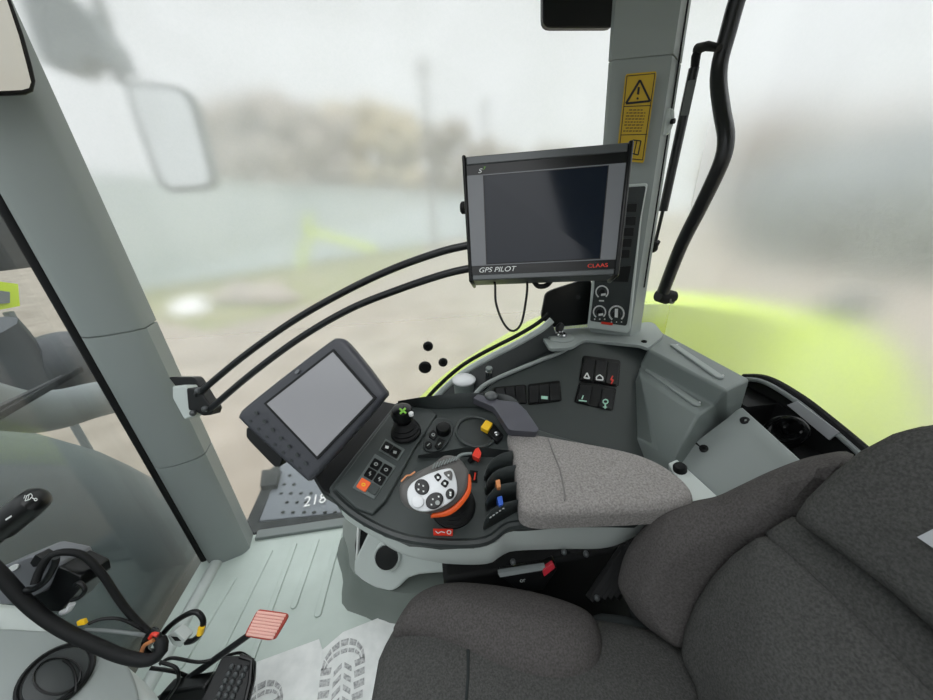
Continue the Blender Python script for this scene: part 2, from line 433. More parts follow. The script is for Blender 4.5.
for u, v in [(84, 322), (167, 466)]:
    c = P(u, v, y=.955); sc_.lathe(c, (-.5, -.85, .1), [(.007, -.012), (.007, .001), (.004, .001), (.004, -.002)], 12)
sc_.build('screw_cap', 'rubber', pf)
# black windscreen seal beside the pillar
g0, g1 = Lb+V((-.008, .005, 0)), at_z(Lb, Lt, 1.76)+V((-.008, .005, 0))
struct(MB().tube([g0, g1], .014, 10).build('trim_3', 'rubber'))
# rear pillar
Bl0, Bl1 = P(590, 330, y=1.0), P(613, 0, y=1.0)
Br0, Br1 = P(630, 337, y=.93), P(681, 0, y=.95)
Bs0, Bs1 = P(640, 333, y=.965), P(691, 0, y=1.01)
PB = pl3(Bl0, Bl1, Br0)
bp_ = MB(); rr = []
zB = P(640, 57, y=.97).z
def b_ring(z, sh=0):
    l, r, s_ = at_z(Bl0, Bl1, z), at_z(Br0, Br1, z), at_z(Bs0, Bs1, z)
    ctr = (l+r+s_)/3
    pts = [l, l+(r-l)*.03+V((0, -.006, 0)), l+(r-l)*.93, r, r+(s_-r)*.12, s_, s_+V((-.01, .05, 0)), l+V((.05, .05, 0))]
    return [p+(ctr-p).normalized()*sh for p in pts]
for z in (.70, zB-.0035): rr.append(b_ring(z))
rr += [b_ring(zB-.003, .005), b_ring(zB, .005), b_ring(zB+.0005, -.001), b_ring(1.79, -.001)]
rpil = struct(bp_.loft(rr).build('pillar', 'trim', sharp=30), 'grey rear pillar behind the tall positioning monitor')
ln = MB()
ln.tube([at_z(Br0, Br1, z).lerp(at_z(Bs0, Bs1, z), .55)+V((.002, -.003, 0)) for z in (1.62, 1.5, 1.3, 1.1, .9)], .0022, 6)
ln.build('seam', 'rubber', rpil)
cl = MB(); c = P(670, 122, y=.955)
cl.pillow([c+V((a, 0, b)) for a, b in ((-.012, -.026), (.006, -.026), (.012, 0), (.008, .026), (-.008, .026))], (.5, -.85, 0), .004, .005, .014)
cl.cyl(c+V((0, -.004, 0)), c+V((.004, -.012, 0)), .006, m=1)
cl.build('coat_clip', ['trim_light', 'rubber'], rpil)

# ================================================================== OUTSIDE
struct(MB().aabb((-60, -30, -1.6), (60, 120, -1.5)).build('ground', 'ground'))
g = MB(); G = PP([(60, 300), (210, 330), (330, 300), (420, 260), (430, 236), (300, 228), (150, 240), (40, 262)], z=-1.49)
g.prism(G, (0, 0, -.02)); tag(g.build('grass', 'grass'), 'band of patchy grass across the yard behind the bent bars', 'grass', kind='stuff')
def at_dist(u, v, y): return P(u, v, y=y)
# long low pale shed running away to the right
a0, a1 = P(20, 262, z=-1.5), P(468, 226, z=-1.5)
def shed():
    y0, y1 = 14.0, 34.0
    lo0, hi0, lo1, hi1 = P(60, 262, y=y0), P(60, 176, y=y0), P(470, 216, y=y1), P(470, 196, y=y1)
    for p in (lo0, lo1): p.z = -1.5
    back = V((0, 6, 0)); m = MB()
    m.prism([lo0, lo1, hi1, hi0], back)
    r = thing('shed', 'long low pale blue shed receding across the misty yard', 'shed', lo0)
    m.build('wall', 'shed', r)
    MB().prism([hi0+V((-.2, -.3, 0)), hi1+V((.2, -.3, 0)), hi1+V((.2, 6, .15)), hi0+V((-.2, 6, .15))], (0, 0, .12)).build('roof', 'shed', r)
shed()
def bush(name, px, y, lab, material='leaf', cat='bush', seed=1, n=150, sz=.9):
    """hedge mass: leafy clumps filling an outline"""
    rnd = random.Random(seed); us = [a for a, b in px]; m = MB()
    top = sorted(px)
    def ytop(u):
        for (a, b), (c, d) in zip(top, top[1:]):
            if a <= u <= c: return b+(d-b)*(u-a)/max(1e-6, c-a)
        return top[-1][1]
    for i in range(n):
        u = rnd.uniform(min(us), max(us)); yy = y+rnd.uniform(0, 3)
        zt = P(u, ytop(u), y=yy).z; x = P(u, 200, y=yy).x
        z = -1.5+(zt+1.5-.3)*rnd.random()**.6
        r = sz*rnd.uniform(.5, 1)
        c = V((x, yy, min(z, zt-r*.5)))
        rings = []
        ph = rnd.uniform(0, 6)
        for j in range(1, 6):
            a = math.pi*j/6
            rings.append([c+V((math.sin(a)*math.cos(t), math.sin(a)*math.sin(t), -math.cos(a)))*r*(1+.22*math.sin(3*t+ph+j)) for t in [2*math.pi*q/9 for q in range(9)]])
        m.loft(rings)
    return tag(m.build(name, material, sharp=20), lab, cat, kind='stuff')
bush('hedge', [(205, 128), (240, 104), (290, 100), (330, 112), (350, 120)], 36, 'grey brown hedge far behind the shed, near the exterior mirror', seed=2, n=160, sz=1.5)
bush('hedge', [(335, 112), (372, 100), (400, 108), (418, 118)], 43, 'straw coloured hedge left of the utility pole', 'tan_out', seed=3, n=70, sz=1.5)
bush('hedge', [(424, 112), (460, 124), (490, 138), (520, 146), (580, 150), (620, 160)], 50, 'dark misty hedge between utility pole and monitor', seed=5, n=120, sz=1.5)
bush('hedge', [(300, 168), (360, 170), (440, 168), (510, 172)], 57, 'low grey hedge along the foot of the pole', seed=6, n=120, sz=1.4)
bush('hedge', [(700, 120), (760, 112), (850, 112), (950, 116), (1050, 112)], 30, 'grey hedge line beyond the misted rear window', seed=8, n=200, sz=1.5)
def pole(u, vt, vb, y, lab, r):
    t, b = P(u, vt, y=y), P(u, vb, y=y); b.x = t.x; b.z = -1.5; m = MB().tube([b, t], [r, r*.8], 10)
    m.tube([t+V((-.5, 0, -.4)), t+V((.5, 0, -.4))], r*.5, 6)
    tag(m.build('utility_pole', 'wood'), lab, 'pole')
pole(422, 58, 200, 20, 'tall grey utility pole in the middle of the side window', .13)
pole(485, 100, 200, 40, 'short distant utility pole just above the positioning monitor', .16)
m = MB()
m.tube(PP([(305, 230), (340, 240), (376, 250)], y=9), .07, 8)
m.tube(PP([(306, 229), (311, 214)], y=9), .06, 8)
m.tube(PP([(312, 232), (306, 250), (300, 270)], y=9), .06, 8)
m.tube(PP([(296, 258), (303, 240)], y=9), .03, 8)
tag(m.build('implement_frame', 'bright'), 'lime yellow bent bar frame lying on the grass', 'implement')
m = MB()
for q in range(7):
    c = P(178+q*4, 306+(q % 3)*5-q, z=-1.45); m.ball(c, .22+.1*(q % 2), sq=(1.2, 1, .7), n=8, k=6)
tag(m.build('rubble', 'rock'), 'patch of pale rubble on the ground outside the side window', 'rubble', kind='stuff')
m = MB()
for q in range(9):
    c = P(225+q*7, 300-(q % 4)*4, z=-1.4); m.ball(c, .3+.08*(q % 3), sq=(1.3, 1, .8), n=8, k=6)
tag(m.build('shrub', 'leaf', sharp=20), 'low grey shrubs beside the pale rubble', 'shrub', kind='stuff')
# rear mudguard
topx = [(405, 416), (420, 397), (432, 385), (446, 373), (464, 360), (484, 347), (530, 320), (600, 292), (660, 291), (700, 294), (750, 301), (820, 316), (866, 330), (900, 358), (925, 404), (950, 470)]
far = [P(u, v, y=1.32) for u, v in topx]; near = [P(u+2, v+13, y=1.12) for u, v in topx]
fd = MB(); low = [V((p.x, 1.12, -.7)) for p in near]; fo = [p+V((0, .5, -.45)) for p in far]
fd.loft([low, near, [a.lerp(b, .5)+V((0, 0, .012)) for a, b in zip(near, far)], far, fo], False, (False, False))
o = fd.build('mudguard', 'bright', sharp=70); tag(o, 'lime green rear mudguard arching outside the misted windows', 'mudguard')
so = o.modifiers.new('sheet', 'SOLIDIFY'); so.thickness = .012
m = MB(); m.ball(P(848, 308, y=1.5), .13, sq=(1.3, .6, .7)); m.tube([P(846, 312, y=1.5), P(846, 312, y=1.5)+V((0, .15, -.25))], .02, 8)
tag(m.build('marker_lamp', 'dark_out'), 'small dark lamp standing on the lime mudguard', 'lamp')
o = MB(); c = P(880, 205, x=4.5)
o.pillow([c+V((0, a, b)) for a, b in ((-1.5, -.5), (1.3, -.7), (1.9, .0), (1.4, .55), (0, .7), (-1.6, .6))], (-1, 0, 0), .3, .2, 1.2)
tag(o.build('trailer', 'greybar'), 'grey trailer body blurred beyond the rear window', 'trailer')
# front bodywork
sec = [V((0, y, z)) for y, z in [(-.9, .62), (-.45, .84), (0, .9), (.45, .87), (.8, .755)]]+[P(u, v, x=-1.3) for u, v in [(0, 432), (60, 447), (120, 475), (180, 505), (212, 532)]]
sec = [V((0, p.y, p.z)) for p in sec]+[V((0, 1.72, -.9)), V((0, 1.75, -1.3))]
sec = [V((0, -1.2, -1.3)), V((0, -1.15, .1))]+sec
sec = smooth(sec, 44, False); c0 = V((0, .35, -.45)); hd = MB(); rings = []
for i in range(9):
    t = math.pi/2*(1-i/8); s_ = max(.02, math.cos(t))**.45; x = -1.3+.39*math.sin(t)
    rings.append([V((x, (c0+(p-c0)*s_).y, (c0+(p-c0)*s_).z)) for p in sec])
for x, s_ in ((-1.7, .97), (-2.2, .9), (-3.0, .8)): rings.append([V((x, (c0+(p-c0)*s_).y, (c0+(p-c0)*s_).z)) for p in sec])
hd.loft(rings, False, (True, True)); tag(hd.build('engine_cover', 'hood', sharp=60), 'large dark slate rounded engine cover seen through windscreen', 'engine cover')
m = MB(); pts = smooth(PP([(-30, 402), (20, 412), (60, 409), (95, 400), (135, 392)], x=-1.75), 24, False)
m.tube(pts, .095, 12); tag(m.build('guard_rail', 'greybar'), 'thick grey curved guard bar outside windscreen above engine cover', 'bar')
ex = MB(); a = P(-10, 268, x=-1.5); b = P(48, 266, x=-1.5)
ex.pillow([V((-1.5, y, z)) for y, z in ((.9, a.z), (b.y, b.z), (b.y+.03, 1.9), (.9, 1.9))], (1, 0, 0), .02, .03, .3, sm=False)
tag(ex.build('exhaust_stack', 'rubber'), 'dark box shaped exhaust stack beyond windscreen, left of front pillar', 'exhaust')
m = MB(); m.prism(PP([(-12, 280), (18, 284), (20, 306), (-12, 312)], x=-3.2), (-.2, 0, 0)); m.tube([P(8, 312, x=-3.25), V((P(8, 312, x=-3.25).x, P(8, 312, x=-3.25).y, -1.5))], .03, 8, 1); m.prism(PP([(-4, 290), (10, 292), (10, 303), (-4, 304)], x=-3.18), (-.03, 0, 0), 1)
tag(m.build('marker_board', ['bright', 'greybar']), 'small yellow green frame outside windscreen below the exhaust', 'marker')
m = MB(); m.tube(smooth(PP([(-20, 330), (0, 352), (10, 380), (30, 415)], x=-2.6), 14, False), .16, 10); m.ball(P(62, 366, x=-2.6), .3, sq=(.7, 1.2, .8))
tag(m.build('axle_linkage', 'dark_out'), 'grey mechanical linkage blurred behind the wiper blade', 'linkage')
# wiper
w = thing('wiper', 'black windscreen wiper arm with thin blade', 'wiper', P(20, 400, x=-.91))
MB().tube(PP([(-30, 424), (30, 394), (62, 377)], x=-.925), [.012, .009, .006], 8).build('arm', 'gblack', w)
MB().prism(PP([(-30, 430), (82, 366), (84, 371), (-28, 437)], x=-.9), (-.008, 0, 0)).build('blade', 'rubber', w)
# exterior mirror
mr = thing('exterior_mirror', 'square exterior mirror with grey rim outside side window', 'mirror', P(170, 190, y=1.62))
fr = rquad([(119, 78), (190, 86), (219, 189), (160, 194)], .22)
mm = MB().pillow(PP(fr, y=1.62), (0, -1, 0), .002, .01, .05, N=60, sm=False); mm.build('housing', 'greybar', mr)
MB().prism(PP(rquad([(127, 84), (186, 91), (212, 184), (164, 188)], .22), y=1.606), (0, .004, 0)).build('mirror_glass', 'mirror', mr)
ar = thing('mirror_arm', 'dark grey mirror arm reaching down from top left corner', 'arm', P(60, 60, y=1.6))
MB().prism(PP(rquad([(8, -30), (70, -6), (108, 40), (118, 70), (88, 58), (82, 68), (66, 72), (36, 62)], .2), y=1.6), (0, .1, 0)).build('bracket', 'hood', ar, bevel=.012)
MB().tube(PP([(88, -20), (105, 20), (122, 84)], y=1.66), .018, 10).build('stay', 'greybar', ar)
# outside step
st = thing('step_plate', 'blue grey dimpled step plate outside with number beside floor', 'step', P(300, 515, z=-.08))
MB().prism(PP([(258, 521), (345, 512), (326, 470), (284, 455)], z=-.05), (0, 0, -.02)).build('tread', 'step', st, bevel=.004)
for v, us in ((475, (290,)), (484, (284, 294)), (493, (281, 291, 301, 311)), (502, (287, 297, 306)), (512, (283, 293, 304, 314, 325, 335))):
    for u in us: MB().ball(P(u, v, z=-.046), .009, sq=(1, .7, .5), n=8, k=6).build('tread_stud', 'stepdark', st)
MB().prism(PP([(246, 536), (345, 518), (345, 513), (258, 522), (284, 456), (270, 470), (244, 527)], z=-.045), (0, 0, -.03)).build('frame', 'stepdark', st)
a, b = P(302.5, 507, z=-.042), P(325, 502, z=-.042)
text('218', 'number', a, b-a, P(299.5, 499, z=-.042)-a, .085, 'white', st, fit=(b-a).length)
MB().prism(PP([(262, 470), (280, 468), (276, 484), (260, 486)], z=-.02), (0, 0, -.05)).build('hinge', 'stepdark', st)

# ================================================================== SIDE CONSOLE (right rear corner)
PS = PL((.496, .931, .74), (-.1, -.62, .78))
con = thing('side_console', 'grey moulded side console filling the corner under rear pillar', 'console', (.45, .9, .4))
pn = [(462, 420), (476, 397), (498, 379), (540, 362), (572, 345.5), (586, 341.5), (642, 342), (658, 346), (652, 372), (655, 400), (676, 445), (684, 470), (650, 485), (560, 470), (490, 450)]
MB().prism(PP(pn, pl=PS), -PS[1]*.06).build('panel', 'con', con, bevel=.006)
rim_in = smooth([p+PS[1]*.004 for p in PP([(462, 424), (471, 403), (480, 389), (499, 378), (540, 361), (560, 353), (574, 344)], pl=PS)], 30, False)
MB().tube(rim_in, .0065, 10).build('panel_rim', 'trim', con)
ro = smooth([P(u, v, y=.985) for u, v in [(414, 420), (424, 410), (433, 400), (442, 391), (453, 381), (466, 371), (481, 362), (500, 352), (518, 343), (540, 330), (552, 320)]], 40, False)
MB().tube(ro, .0085, 10, flat=1.3).build('outer_rim', 'trim_light', con)
MB().tube([p+V((0, .03, .012)) for p in ro], .007, 8).build('glass_seal', 'rubber', con)
MB().loft([[p+V((0, 0, -.005)) for p in ro], [p.lerp(q, .35)+V((0, 0, -.05)) for p, q in zip(ro, resample(rim_in, 40, False))], [q+V((0, 0, -.012)) for q in resample(rim_in, 40, False)], [q+V((0, -.005, -.14)) for q in resample(rim_in, 40, False)], [p+V((0, 0, -.2)) for p in ro], [p+V((0, 0, -.006)) for p in ro]], False, (False, False)).build('tray', 'con2', con)
# level top around the key and pillar foot
PT = PL((.5, 1.0, .748), (0, 0, 1))
MB().prism([V((p.x, min(p.y, 1.045), p.z)) for p in PP(rquad([(541, 335), (553, 320), (592, 314), (654, 322), (664, 335), (648, 348), (640, 345), (584, 339.5), (572, 347), (550, 349)], .2), pl=PT)], (0, 0, -.010)).build('top_deck', 'trim', con, bevel=.003)
# storage block with two ledges
lp = [P(660, 331, z=.74), P(648, 349, z=.74), P(640, 366, z=.685), P(638, 374, z=.68), P(655, 448, x=.56)]
rp = [P(750, 379, z=.74), P(727, 391, z=.74), P(715, 406, z=.685), P(699, 414, z=.68), P(673, 463, x=.56)]
lp = [V((.81, .99, .5))]+lp+[V((.56, .83, .5))]; rp = [V((.79, .615, .5))]+rp+[V((.56, .56, .5))]
mid = [a.lerp(b, .5) for a, b in zip(lp, rp)]
MB().loft([lp, mid, rp]).build('ledge_block', 'trim_dark', con, bevel=.010, seg=3)
for (a, b, z) in (((674, 346), (719, 377), .742), ((649, 371), (696, 404), .684)):
    A, B = P(*a, z=z), P(*b, z=z); d = (B-A).normalized(); s_ = V((-d.y, d.x, 0))*.010
    ring = [A+s_*math.cos(t)-d*.010*math.sin(t) for t in [math.pi*i/6 for i in range(7)]]+[B-s_*math.cos(t)+d*.010*math.sin(t) for t in [math.pi*i/6 for i in range(7)]]
    MB().prism([p+V((0, 0, .004)) for p in ring], (0, 0, -.006)).build('grip_strip', 'trim', con, bevel=.002)
    for q in (A+s_*.9, B+s_*.9): MB().ball(q+V((0, 0, .004)), .0022, n=8, k=6).build('end_highlight', 'white', con)  # white beads stand in for the highlights at the strip ends
sw = MB(); c = P(644, 342, pl=PT); sw.lathe(c, (0, 0, 1), [(.008, -.004), (.008, .004), (.004, .004), (.004, .001)], 14); sw.build('screw', 'rubber', con)
# lower rear cover
cv = thing('rear_cover', 'smooth grey rear cover behind armrest with two black screws', 'cover', (.68, .2, .3))
p0 = PP([(674, 462), (688, 452), (704, 440), (720, 428), (732, 419), (740, 412), (746, 409)], y=.575)
prof = [V((p.x, 0, p.z)) for p in p0]
prof = [V((prof[0].x-.01, 0, .40))]+smooth(prof, 14, False)+[V((prof[-1].x+.005, 0, .40))]
ring = lambda y: [V((p.x-.31*max(0, min(1, (p.x-prof[1].x)/(prof[-2].x-prof[1].x)))*min(.3, max(0, .575-y)), y, p.z)) for p in prof]
MB().loft([ring(.585), ring(.275), ring(-.3)]).build('shell', 'trim', cv, bevel=.004)
for u, v in ((745, 421), (704, 449)):
    nrm = V((-.55, -.1, .8)).normalized()
    # sit the screw on the curved shell
    c = min((P(u, v, z=p.z) for p in smooth(prof[1:-1], 120, False)), key=lambda q: min((q-p).length for p in smooth(ring(q.y)[1:-1], 120, False)))
    MB().lathe(c, nrm, [(.0095, -.006), (.0095, .004), (.0075, .005), (.004, .005), (.004, .001)], 16).build('screw', 'rubber', cv)
PK = PL((.55, .48, .585), (-.25, 0, .97))
sp = thing('side_strip', 'narrow grey side strip with black round knob below rear cover', 'trim strip', P(690, 485, pl=PK))
MB().prism(PP([(668, 463), (677, 459), (722, 500), (712, 512), (690, 500)], pl=PK), -PK[1]*.08).build('panel', 'trim_light', sp, bevel=.003)
MB().lathe(P(680, 470, pl=PK), PK[1], [(.014, -.01), (.014, .010), (.011, .014), (.004, .015)], 18).build('knob', 'rubber', sp)
# black pocket by the rear window with coiled cable and card
pk = thing('storage_pocket', 'deep black pocket between rear cover and rear window', 'pocket', (.86, .5, .5))
bx = MB(); bx.aabb((.64, -.1, .5), (.895, .72, .60)); bx.aabb((.885, -.1, .5), (.9, .72, .66)); bx.aabb((.80, .615, .5), (.9, .72, .66)); bx.build('liner', 'rubber', pk)
rp_ = smooth(PP([(744, 377), (768, 379), (800, 397), (830, 420), (860, 445), (900, 480)], x=.893), 30, False)
MB().loft([rp_, [p+V((-.004, 0, -.2)) for p in rp_]], False, (False, False)).build('back_wall', 'rubber', pk)
MB().tube(rp_, .009, 8).build('seal', 'rubber', pk)
MB().tube([p+V((-.014, 0, -.006)) for p in rp_], .006, 8).build('rim', 'greybar', pk)
cc = MB()
for i in range(9):
    a = 1-.07*i; cc.tube([P(786+22*a*math.cos(t)+i*.6, 432+15*a*math.sin(t)+i*.5, x=.83+.006*math.sin(3*t+i))+V((0, 0, .003*i)) for t in [2*math.pi*k/28 for k in range(29)]], .0045, 6)
tag(cc.build('cable_coil', 'gblack'), 'coiled thin black cable lying in the black pocket', 'cable')
tag(MB().prism(PP([(787, 405), (797, 401), (839, 432), (829, 440)], x=.872), (.003, 0, -.001)).build('card', 'card'), 'pale grey card strip tucked behind the coiled cable', 'card')
# black corner panel behind pillar foot
cp_ = thing('corner_panel', 'black trim panel low in the window corner left of rear pillar', 'panel', P(570, 320, y=1.04))
MB().prism(PP(rquad([(546, 292), (592, 277), (594, 324), (552, 328), (541, 318)], .18), y=1.04), (0, .012, 0)).build('plate', 'gblack', cp_, bevel=.003)
MB().cyl(P(578, 297, y=1.04), P(578, 297, y=1.035), .008, n=16).build('plug', 'black', cp_)
# rocker switches
def rocker(px, lab, icon=None, grp='rocker switches on the side console', col='white'):
    q = raised(PS, .004); r = thing('rocker_switch', lab, 'switch', P(sum(a for a, b in px)/4, sum(b for a, b in px)/4, pl=q), grp)
    tl, tr, br, bl = px; mid_l = ((tl[0]+bl[0])/2, (tl[1]+bl[1])/2); mid_r = ((tr[0]+br[0])/2, (tr[1]+br[1])/2)
    hi, lo = raised(q, .007), raised(q, .0015); m = MB()
    t0, t1, b1, b0 = P(*tl, pl=hi), P(*tr, pl=hi), P(*br, pl=hi), P(*bl, pl=hi); m0, m1 = P(*mid_l, pl=lo), P(*mid_r, pl=lo)
    bk = -PS[1]*.012
    m.loft([[t0, m0, b0, b0+bk, t0+bk], [t1, m1, b1, b1+bk, t1+bk]])
    m.build('rocker', 'black', r, bevel=.0012)
    if icon:
        cu = sum(a for a, b in px)/4; cv_ = (mid_l[1]+mid_r[1])/2; k = MB(); ph = raised(q, .0075)
        by = (bl[1]+br[1])/2-4.2; bx_ = (bl[0]+br[0])/2+.3
        if icon == 'tri': k.stroke([(bx_-3, by+2), (bx_+2.6, by+2.6), (bx_, by-3)], 1.2, ph, closed=True)
        if icon == 'arch': k.stroke([(bx_-3.4, by+2), (bx_-3.2, by-1), (bx_, by-3), (bx_+3, by-.4), (bx_+3.2, by+2.4)], 1.2, ph, closed=True)
        if icon == 'bolt': k.stroke([(bx_+1, by-4), (bx_-1, by), (bx_+1.6, by), (bx_-.6, by+4)], 1.3, ph)
        if icon == 'bar': k.patch([(bx_-3.4, by-1.8), (bx_+3.2, by-1.2), (bx_+3.2, by+1.8), (bx_-3.4, by+1.3)], ph)
        if icon == 'lamp': k.stroke(ell(bx_, by-2, 2.6, 2.2, n=8), 1.3, ph, closed=True); k.stroke([(bx_-.2, by), (bx_-.4, by+5)], 1.6, ph); k.stroke([(bx_-2.6, by+3.4), (bx_+1.6, by+3.6)], 1, ph)
        if icon == 'wipe': k.stroke([(bx_-4, by+2), (bx_+4, by+3)], 1.2, ph); k.stroke([(bx_-1, by+1), (bx_+.6, by-3)], 1.2, ph)
        k.build('symbol', col, r)
def bezel(px, lab):
    q = raised(PS, .004); m = MB().prism(PP(rquad(px, .1), pl=q), -PS[1]*.006)
    tag(m.build('switch_bezel', 'gblack', bevel=.001), lab, 'switch frame', 'switch frames on the side console')
bezel([(583, 355), (621, 360), (619, 387), (579, 381)], 'upper black three-switch frame below the rear pillar')
bezel([(579, 381.5), (617, 388), (613, 411), (574, 402)], 'lower black two-switch frame below the rear pillar')
bezel([(528, 384), (560, 380), (562, 401), (528, 405)], 'black three-switch frame holding the green lit rocker')
bezel([(493, 387), (526, 384), (527, 404), (497, 404)], 'black three-switch frame beside the grey wing')
rocker([(584.5, 358), (595, 359.5), (592.5, 381), (581, 379)], 'rocker switch with triangle symbol in the upper frame', 'tri')
rocker([(596.5, 359.7), (607, 361), (605, 382.7), (594, 381)], 'middle rocker of the upper frame with arch symbol', 'arch')
rocker([(608.5, 361.3), (619.5, 363), (617, 385), (606, 383)], 'rocker switch with red and white symbol in the upper frame', 'bolt', col='red')
rocker([(581, 384), (592, 386), (588.5, 404), (576.5, 401)], 'left rocker of the lower frame with washer symbol', 'wipe', col='icon')
rocker([(603, 388), (615, 390), (611, 409), (599.5, 406.5)], 'right rocker of the lower frame with green lamp symbol', 'lamp', col='icon')
rocker([(529.5, 386), (538.5, 385), (538.5, 402), (529.5, 403)], 'plain rocker just left of the green bar rocker')
rocker([(539.5, 384.8), (549, 384), (549, 401.5), (539.5, 402)], 'rocker switch with small green bar symbol', 'bar', col='icon')
rocker([(550, 383.8), (559.5, 383), (560.5, 400), (550, 401)], 'plain rocker just right of the green bar rocker')
for i, n_ in enumerate(('leftmost plain rocker in the frame beside the grey wing', 'middle plain rocker in the frame beside the grey wing', 'rightmost plain rocker in the frame beside the grey wing')):
    u = 495.5+i*10; rocker([(u, 388-i*.8), (u+9, 387.2-i*.8), (u+10, 403), (u+1, 403)], n_)
# key, canister, small knobs on the tray edge
ig = thing('ignition_lock', 'round chrome ignition lock in the console beside rear pillar', 'lock', P(561, 337, pl=PT))
c = P(561, 338, pl=PT); MB().lathe(c, (0, 0, 1), [(.042, -.01), (.042, .002), (.037, .006), (.026, .007)], 32).build('base_ring', 'trim', ig)
MB().lathe(c, (0, -.1, 1), [(.017, 0), (.017, .014), (.013, .018), (.009, .018)], 24).build('barrel', 'chrome', ig)
ky = thing('key', 'black ignition key standing in the round lock', 'key', c+V((0, 0, .02)))
kp = raised((c, V((0, -1, .3)).normalized()), 0)
MB().prism(PP([(559, 336), (563, 336), (563, 330), (559, 330)], pl=kp), (0, .003, 0)).build('blade', 'chrome', ky)
MB().pillow(PP(rquad([(556, 332), (563, 333), (565, 325), (561, 322), (556, 326)], .25), pl=kp), kp[1], .001, .003, .008, N=28, sm=False).build('head', 'gblack', ky)
cn = thing('canister', 'grey round socket canister with glossy pale lid on window ledge', 'canister', P(464, 392, y=.93))
c = P(464, 384, y=.93); MB().lathe(c, (0, -.05, 1), [(.030, -.06), (.032, .004), (.036, .008), (.036, .012)], 30).build('body', 'trim_dark', cn)
MB().lathe(c, (0, -.05, 1), [(.036, .0125), (.037, .017), (.033, .021), (.012, .023)], 30).build('lid', 'silver', cn)
kb = thing('ledge_knob', 'small chrome push knob on the ledge beside grey canister', 'knob', P(489, 372, y=.95))
c = P(489, 371, y=.95); MB().lathe(c, (0, -.2, 1), [(.011, -.03), (.011, .0), (.006, .003)], 16).build('stem', 'chrome', kb)
MB().lathe(c, (0, -.2, 1), [(.010, .002), (.012, .010), (.010, .014), (.003, .015)], 16).build('cap', 'trim_dark', kb)
# grommets in the glass
for u, v, r, lab in ((428, 346, .017, 'black rubber plug in side glass, topmost of three'), (425, 367, .022, 'largest and lowest black rubber plug in side glass'), (443, 362, .016, 'black rubber plug in side glass nearest the canister')):
    c = P(u, v, y=1.058); tag(MB().lathe(c, (0, -1, 0), [(r, .0), (r, .005), (r*.8, .009), (r*.55, .009), (r*.5, .004)], 22).build('grommet', 'rubber'), lab, 'plug', 'rubber plugs in the side glass')

# ================================================================== REAR PILLAR EQUIPMENT
PBf = raised(PB, .004)
lb = thing('warning_label', 'yellow warning label with triangle on rear pillar above monitor', 'label', P(637, 120, pl=PBf))
MB().prism(PP(rquad([(625.5, 74), (657, 71), (644, 163), (616, 160)], .06), pl=PBf), -PB[1]*.003).build('plate', 'label', lb)
k = MB(); PBg = raised(PBf, .0004)
k.stroke([(627, 76), (655, 73.5), (642.5, 160), (618.5, 157.5)], .8, PBg, closed=True)
k.stroke([(640, 80), (650, 101), (626, 103.5)], 2.2, PBg, closed=True)
k.stroke([(638.9, 87), (638, 94.5)], 2.2, PBg); k.patch(ell(637.6, 98.4, 1.2, 1.2, n=8), PBg)
k.stroke([(624, 106.5), (651, 105.5)], .8, PBg); k.stroke([(620.5, 135), (647, 134.3)], .8, PBg)
k.stroke([(633, 140), (641, 141), (638, 155), (630, 153)], 1.2, PBg, closed=True); k.stroke([(637, 140), (634, 154)], 1, PBg)
k.build('print', 'black', lb)
tl_ = ['Vor Gebrauch', 'Betriebsanleitung', 'lesen und Hinweise', 'beachten. Read', 'manual and follow', 'safety notes', 'before use']
tl_ = ['mm mmm mm', 'mmmm mmmm mm'] if False else tl_
for i in range(8):
    v = 110+i*3; k = MB(); u0, u1 = 627-i*.55, 646-i*.55
    x = u0+(2 if i in (0, 6) else 0); seed = random.Random(i)
    while x < u1-(3 if i in (0, 7) else 0):
        w_ = seed.uniform(1.6, 3.6); k.stroke([(x, v+.02*i), (min(x+w_, u1), v-.1)], .9, PBg); x += w_+.9
    k.build('text_line', 'black', lb)
# control panel on the pillar
cpn = thing('pillar_control_panel', 'slim dark control panel with dials low on the rear pillar', 'control panel', P(612, 322, pl=PB))
PC0 = raised(PB, .022)
MB().prism(PP(rquad([(600, 186), (648, 183), (642, 215), (630, 334), (587, 328), (590, 300)], .08), pl=PC0), -PB[1]*.026).build('housing', 'trim_light', cpn, bevel=.004)
PC1 = raised(PC0, .002)
MB().prism(PP(rquad([(600, 189), (646, 186), (640, 220), (627, 326), (590, 321), (594, 290)], .06), pl=PC1), -PB[1]*.004).build('face', 'con2', cpn)
for u, v in ((632, 208), (631, 221), (629, 232), (627, 243), (625, 254)):
    MB().prism(PP([(u-5, v-4), (u+5, v-4.4), (u+4.4, v+4), (u-5.6, v+4)], pl=raised(PC1, .003)), -PB[1]*.004).build('button', 'black', cpn, bevel=.001)
MB().prism(PP([(596, 268), (631, 266), (628, 282), (594, 281)], pl=raised(PC1, .0015)), -PB[1]*.003).build('display', 'gblack', cpn)
def dial(u, v, r, big):
    kn = MB(); n_ = PB[1]; c = P(u, v, pl=PC1); rr_ = r*.00205
    kn.lathe(c, n_, [(rr_*.78, 0), (rr_*.74, .009), (rr_*.6, .011)], 24)
    o = kn.build('dial', 'gblack', cpn); s_ = MB()
    for i in range(26):
        a = math.radians(130+i*11); s_.stroke([(u+r*.86*math.cos(a), v+r*.86*math.sin(a)), (u+r*1.08*math.cos(a), v+r*1.08*math.sin(a))], 1.15, PC1)
    ph = raised(PC1, .0112)
    if big: s_.patch([(u-1.6, v-r*.62), (u+1.6, v-r*.62), (u+1.3, v+r*.55), (u-1.9, v+r*.5)], ph)
    else: s_.patch([(u-1, v+1.8), (u+r*.6, v+1.2), (u+r*.6, v+3.4), (u-1, v+4)], ph)
    s_.build('scale_mark', 'white', o)
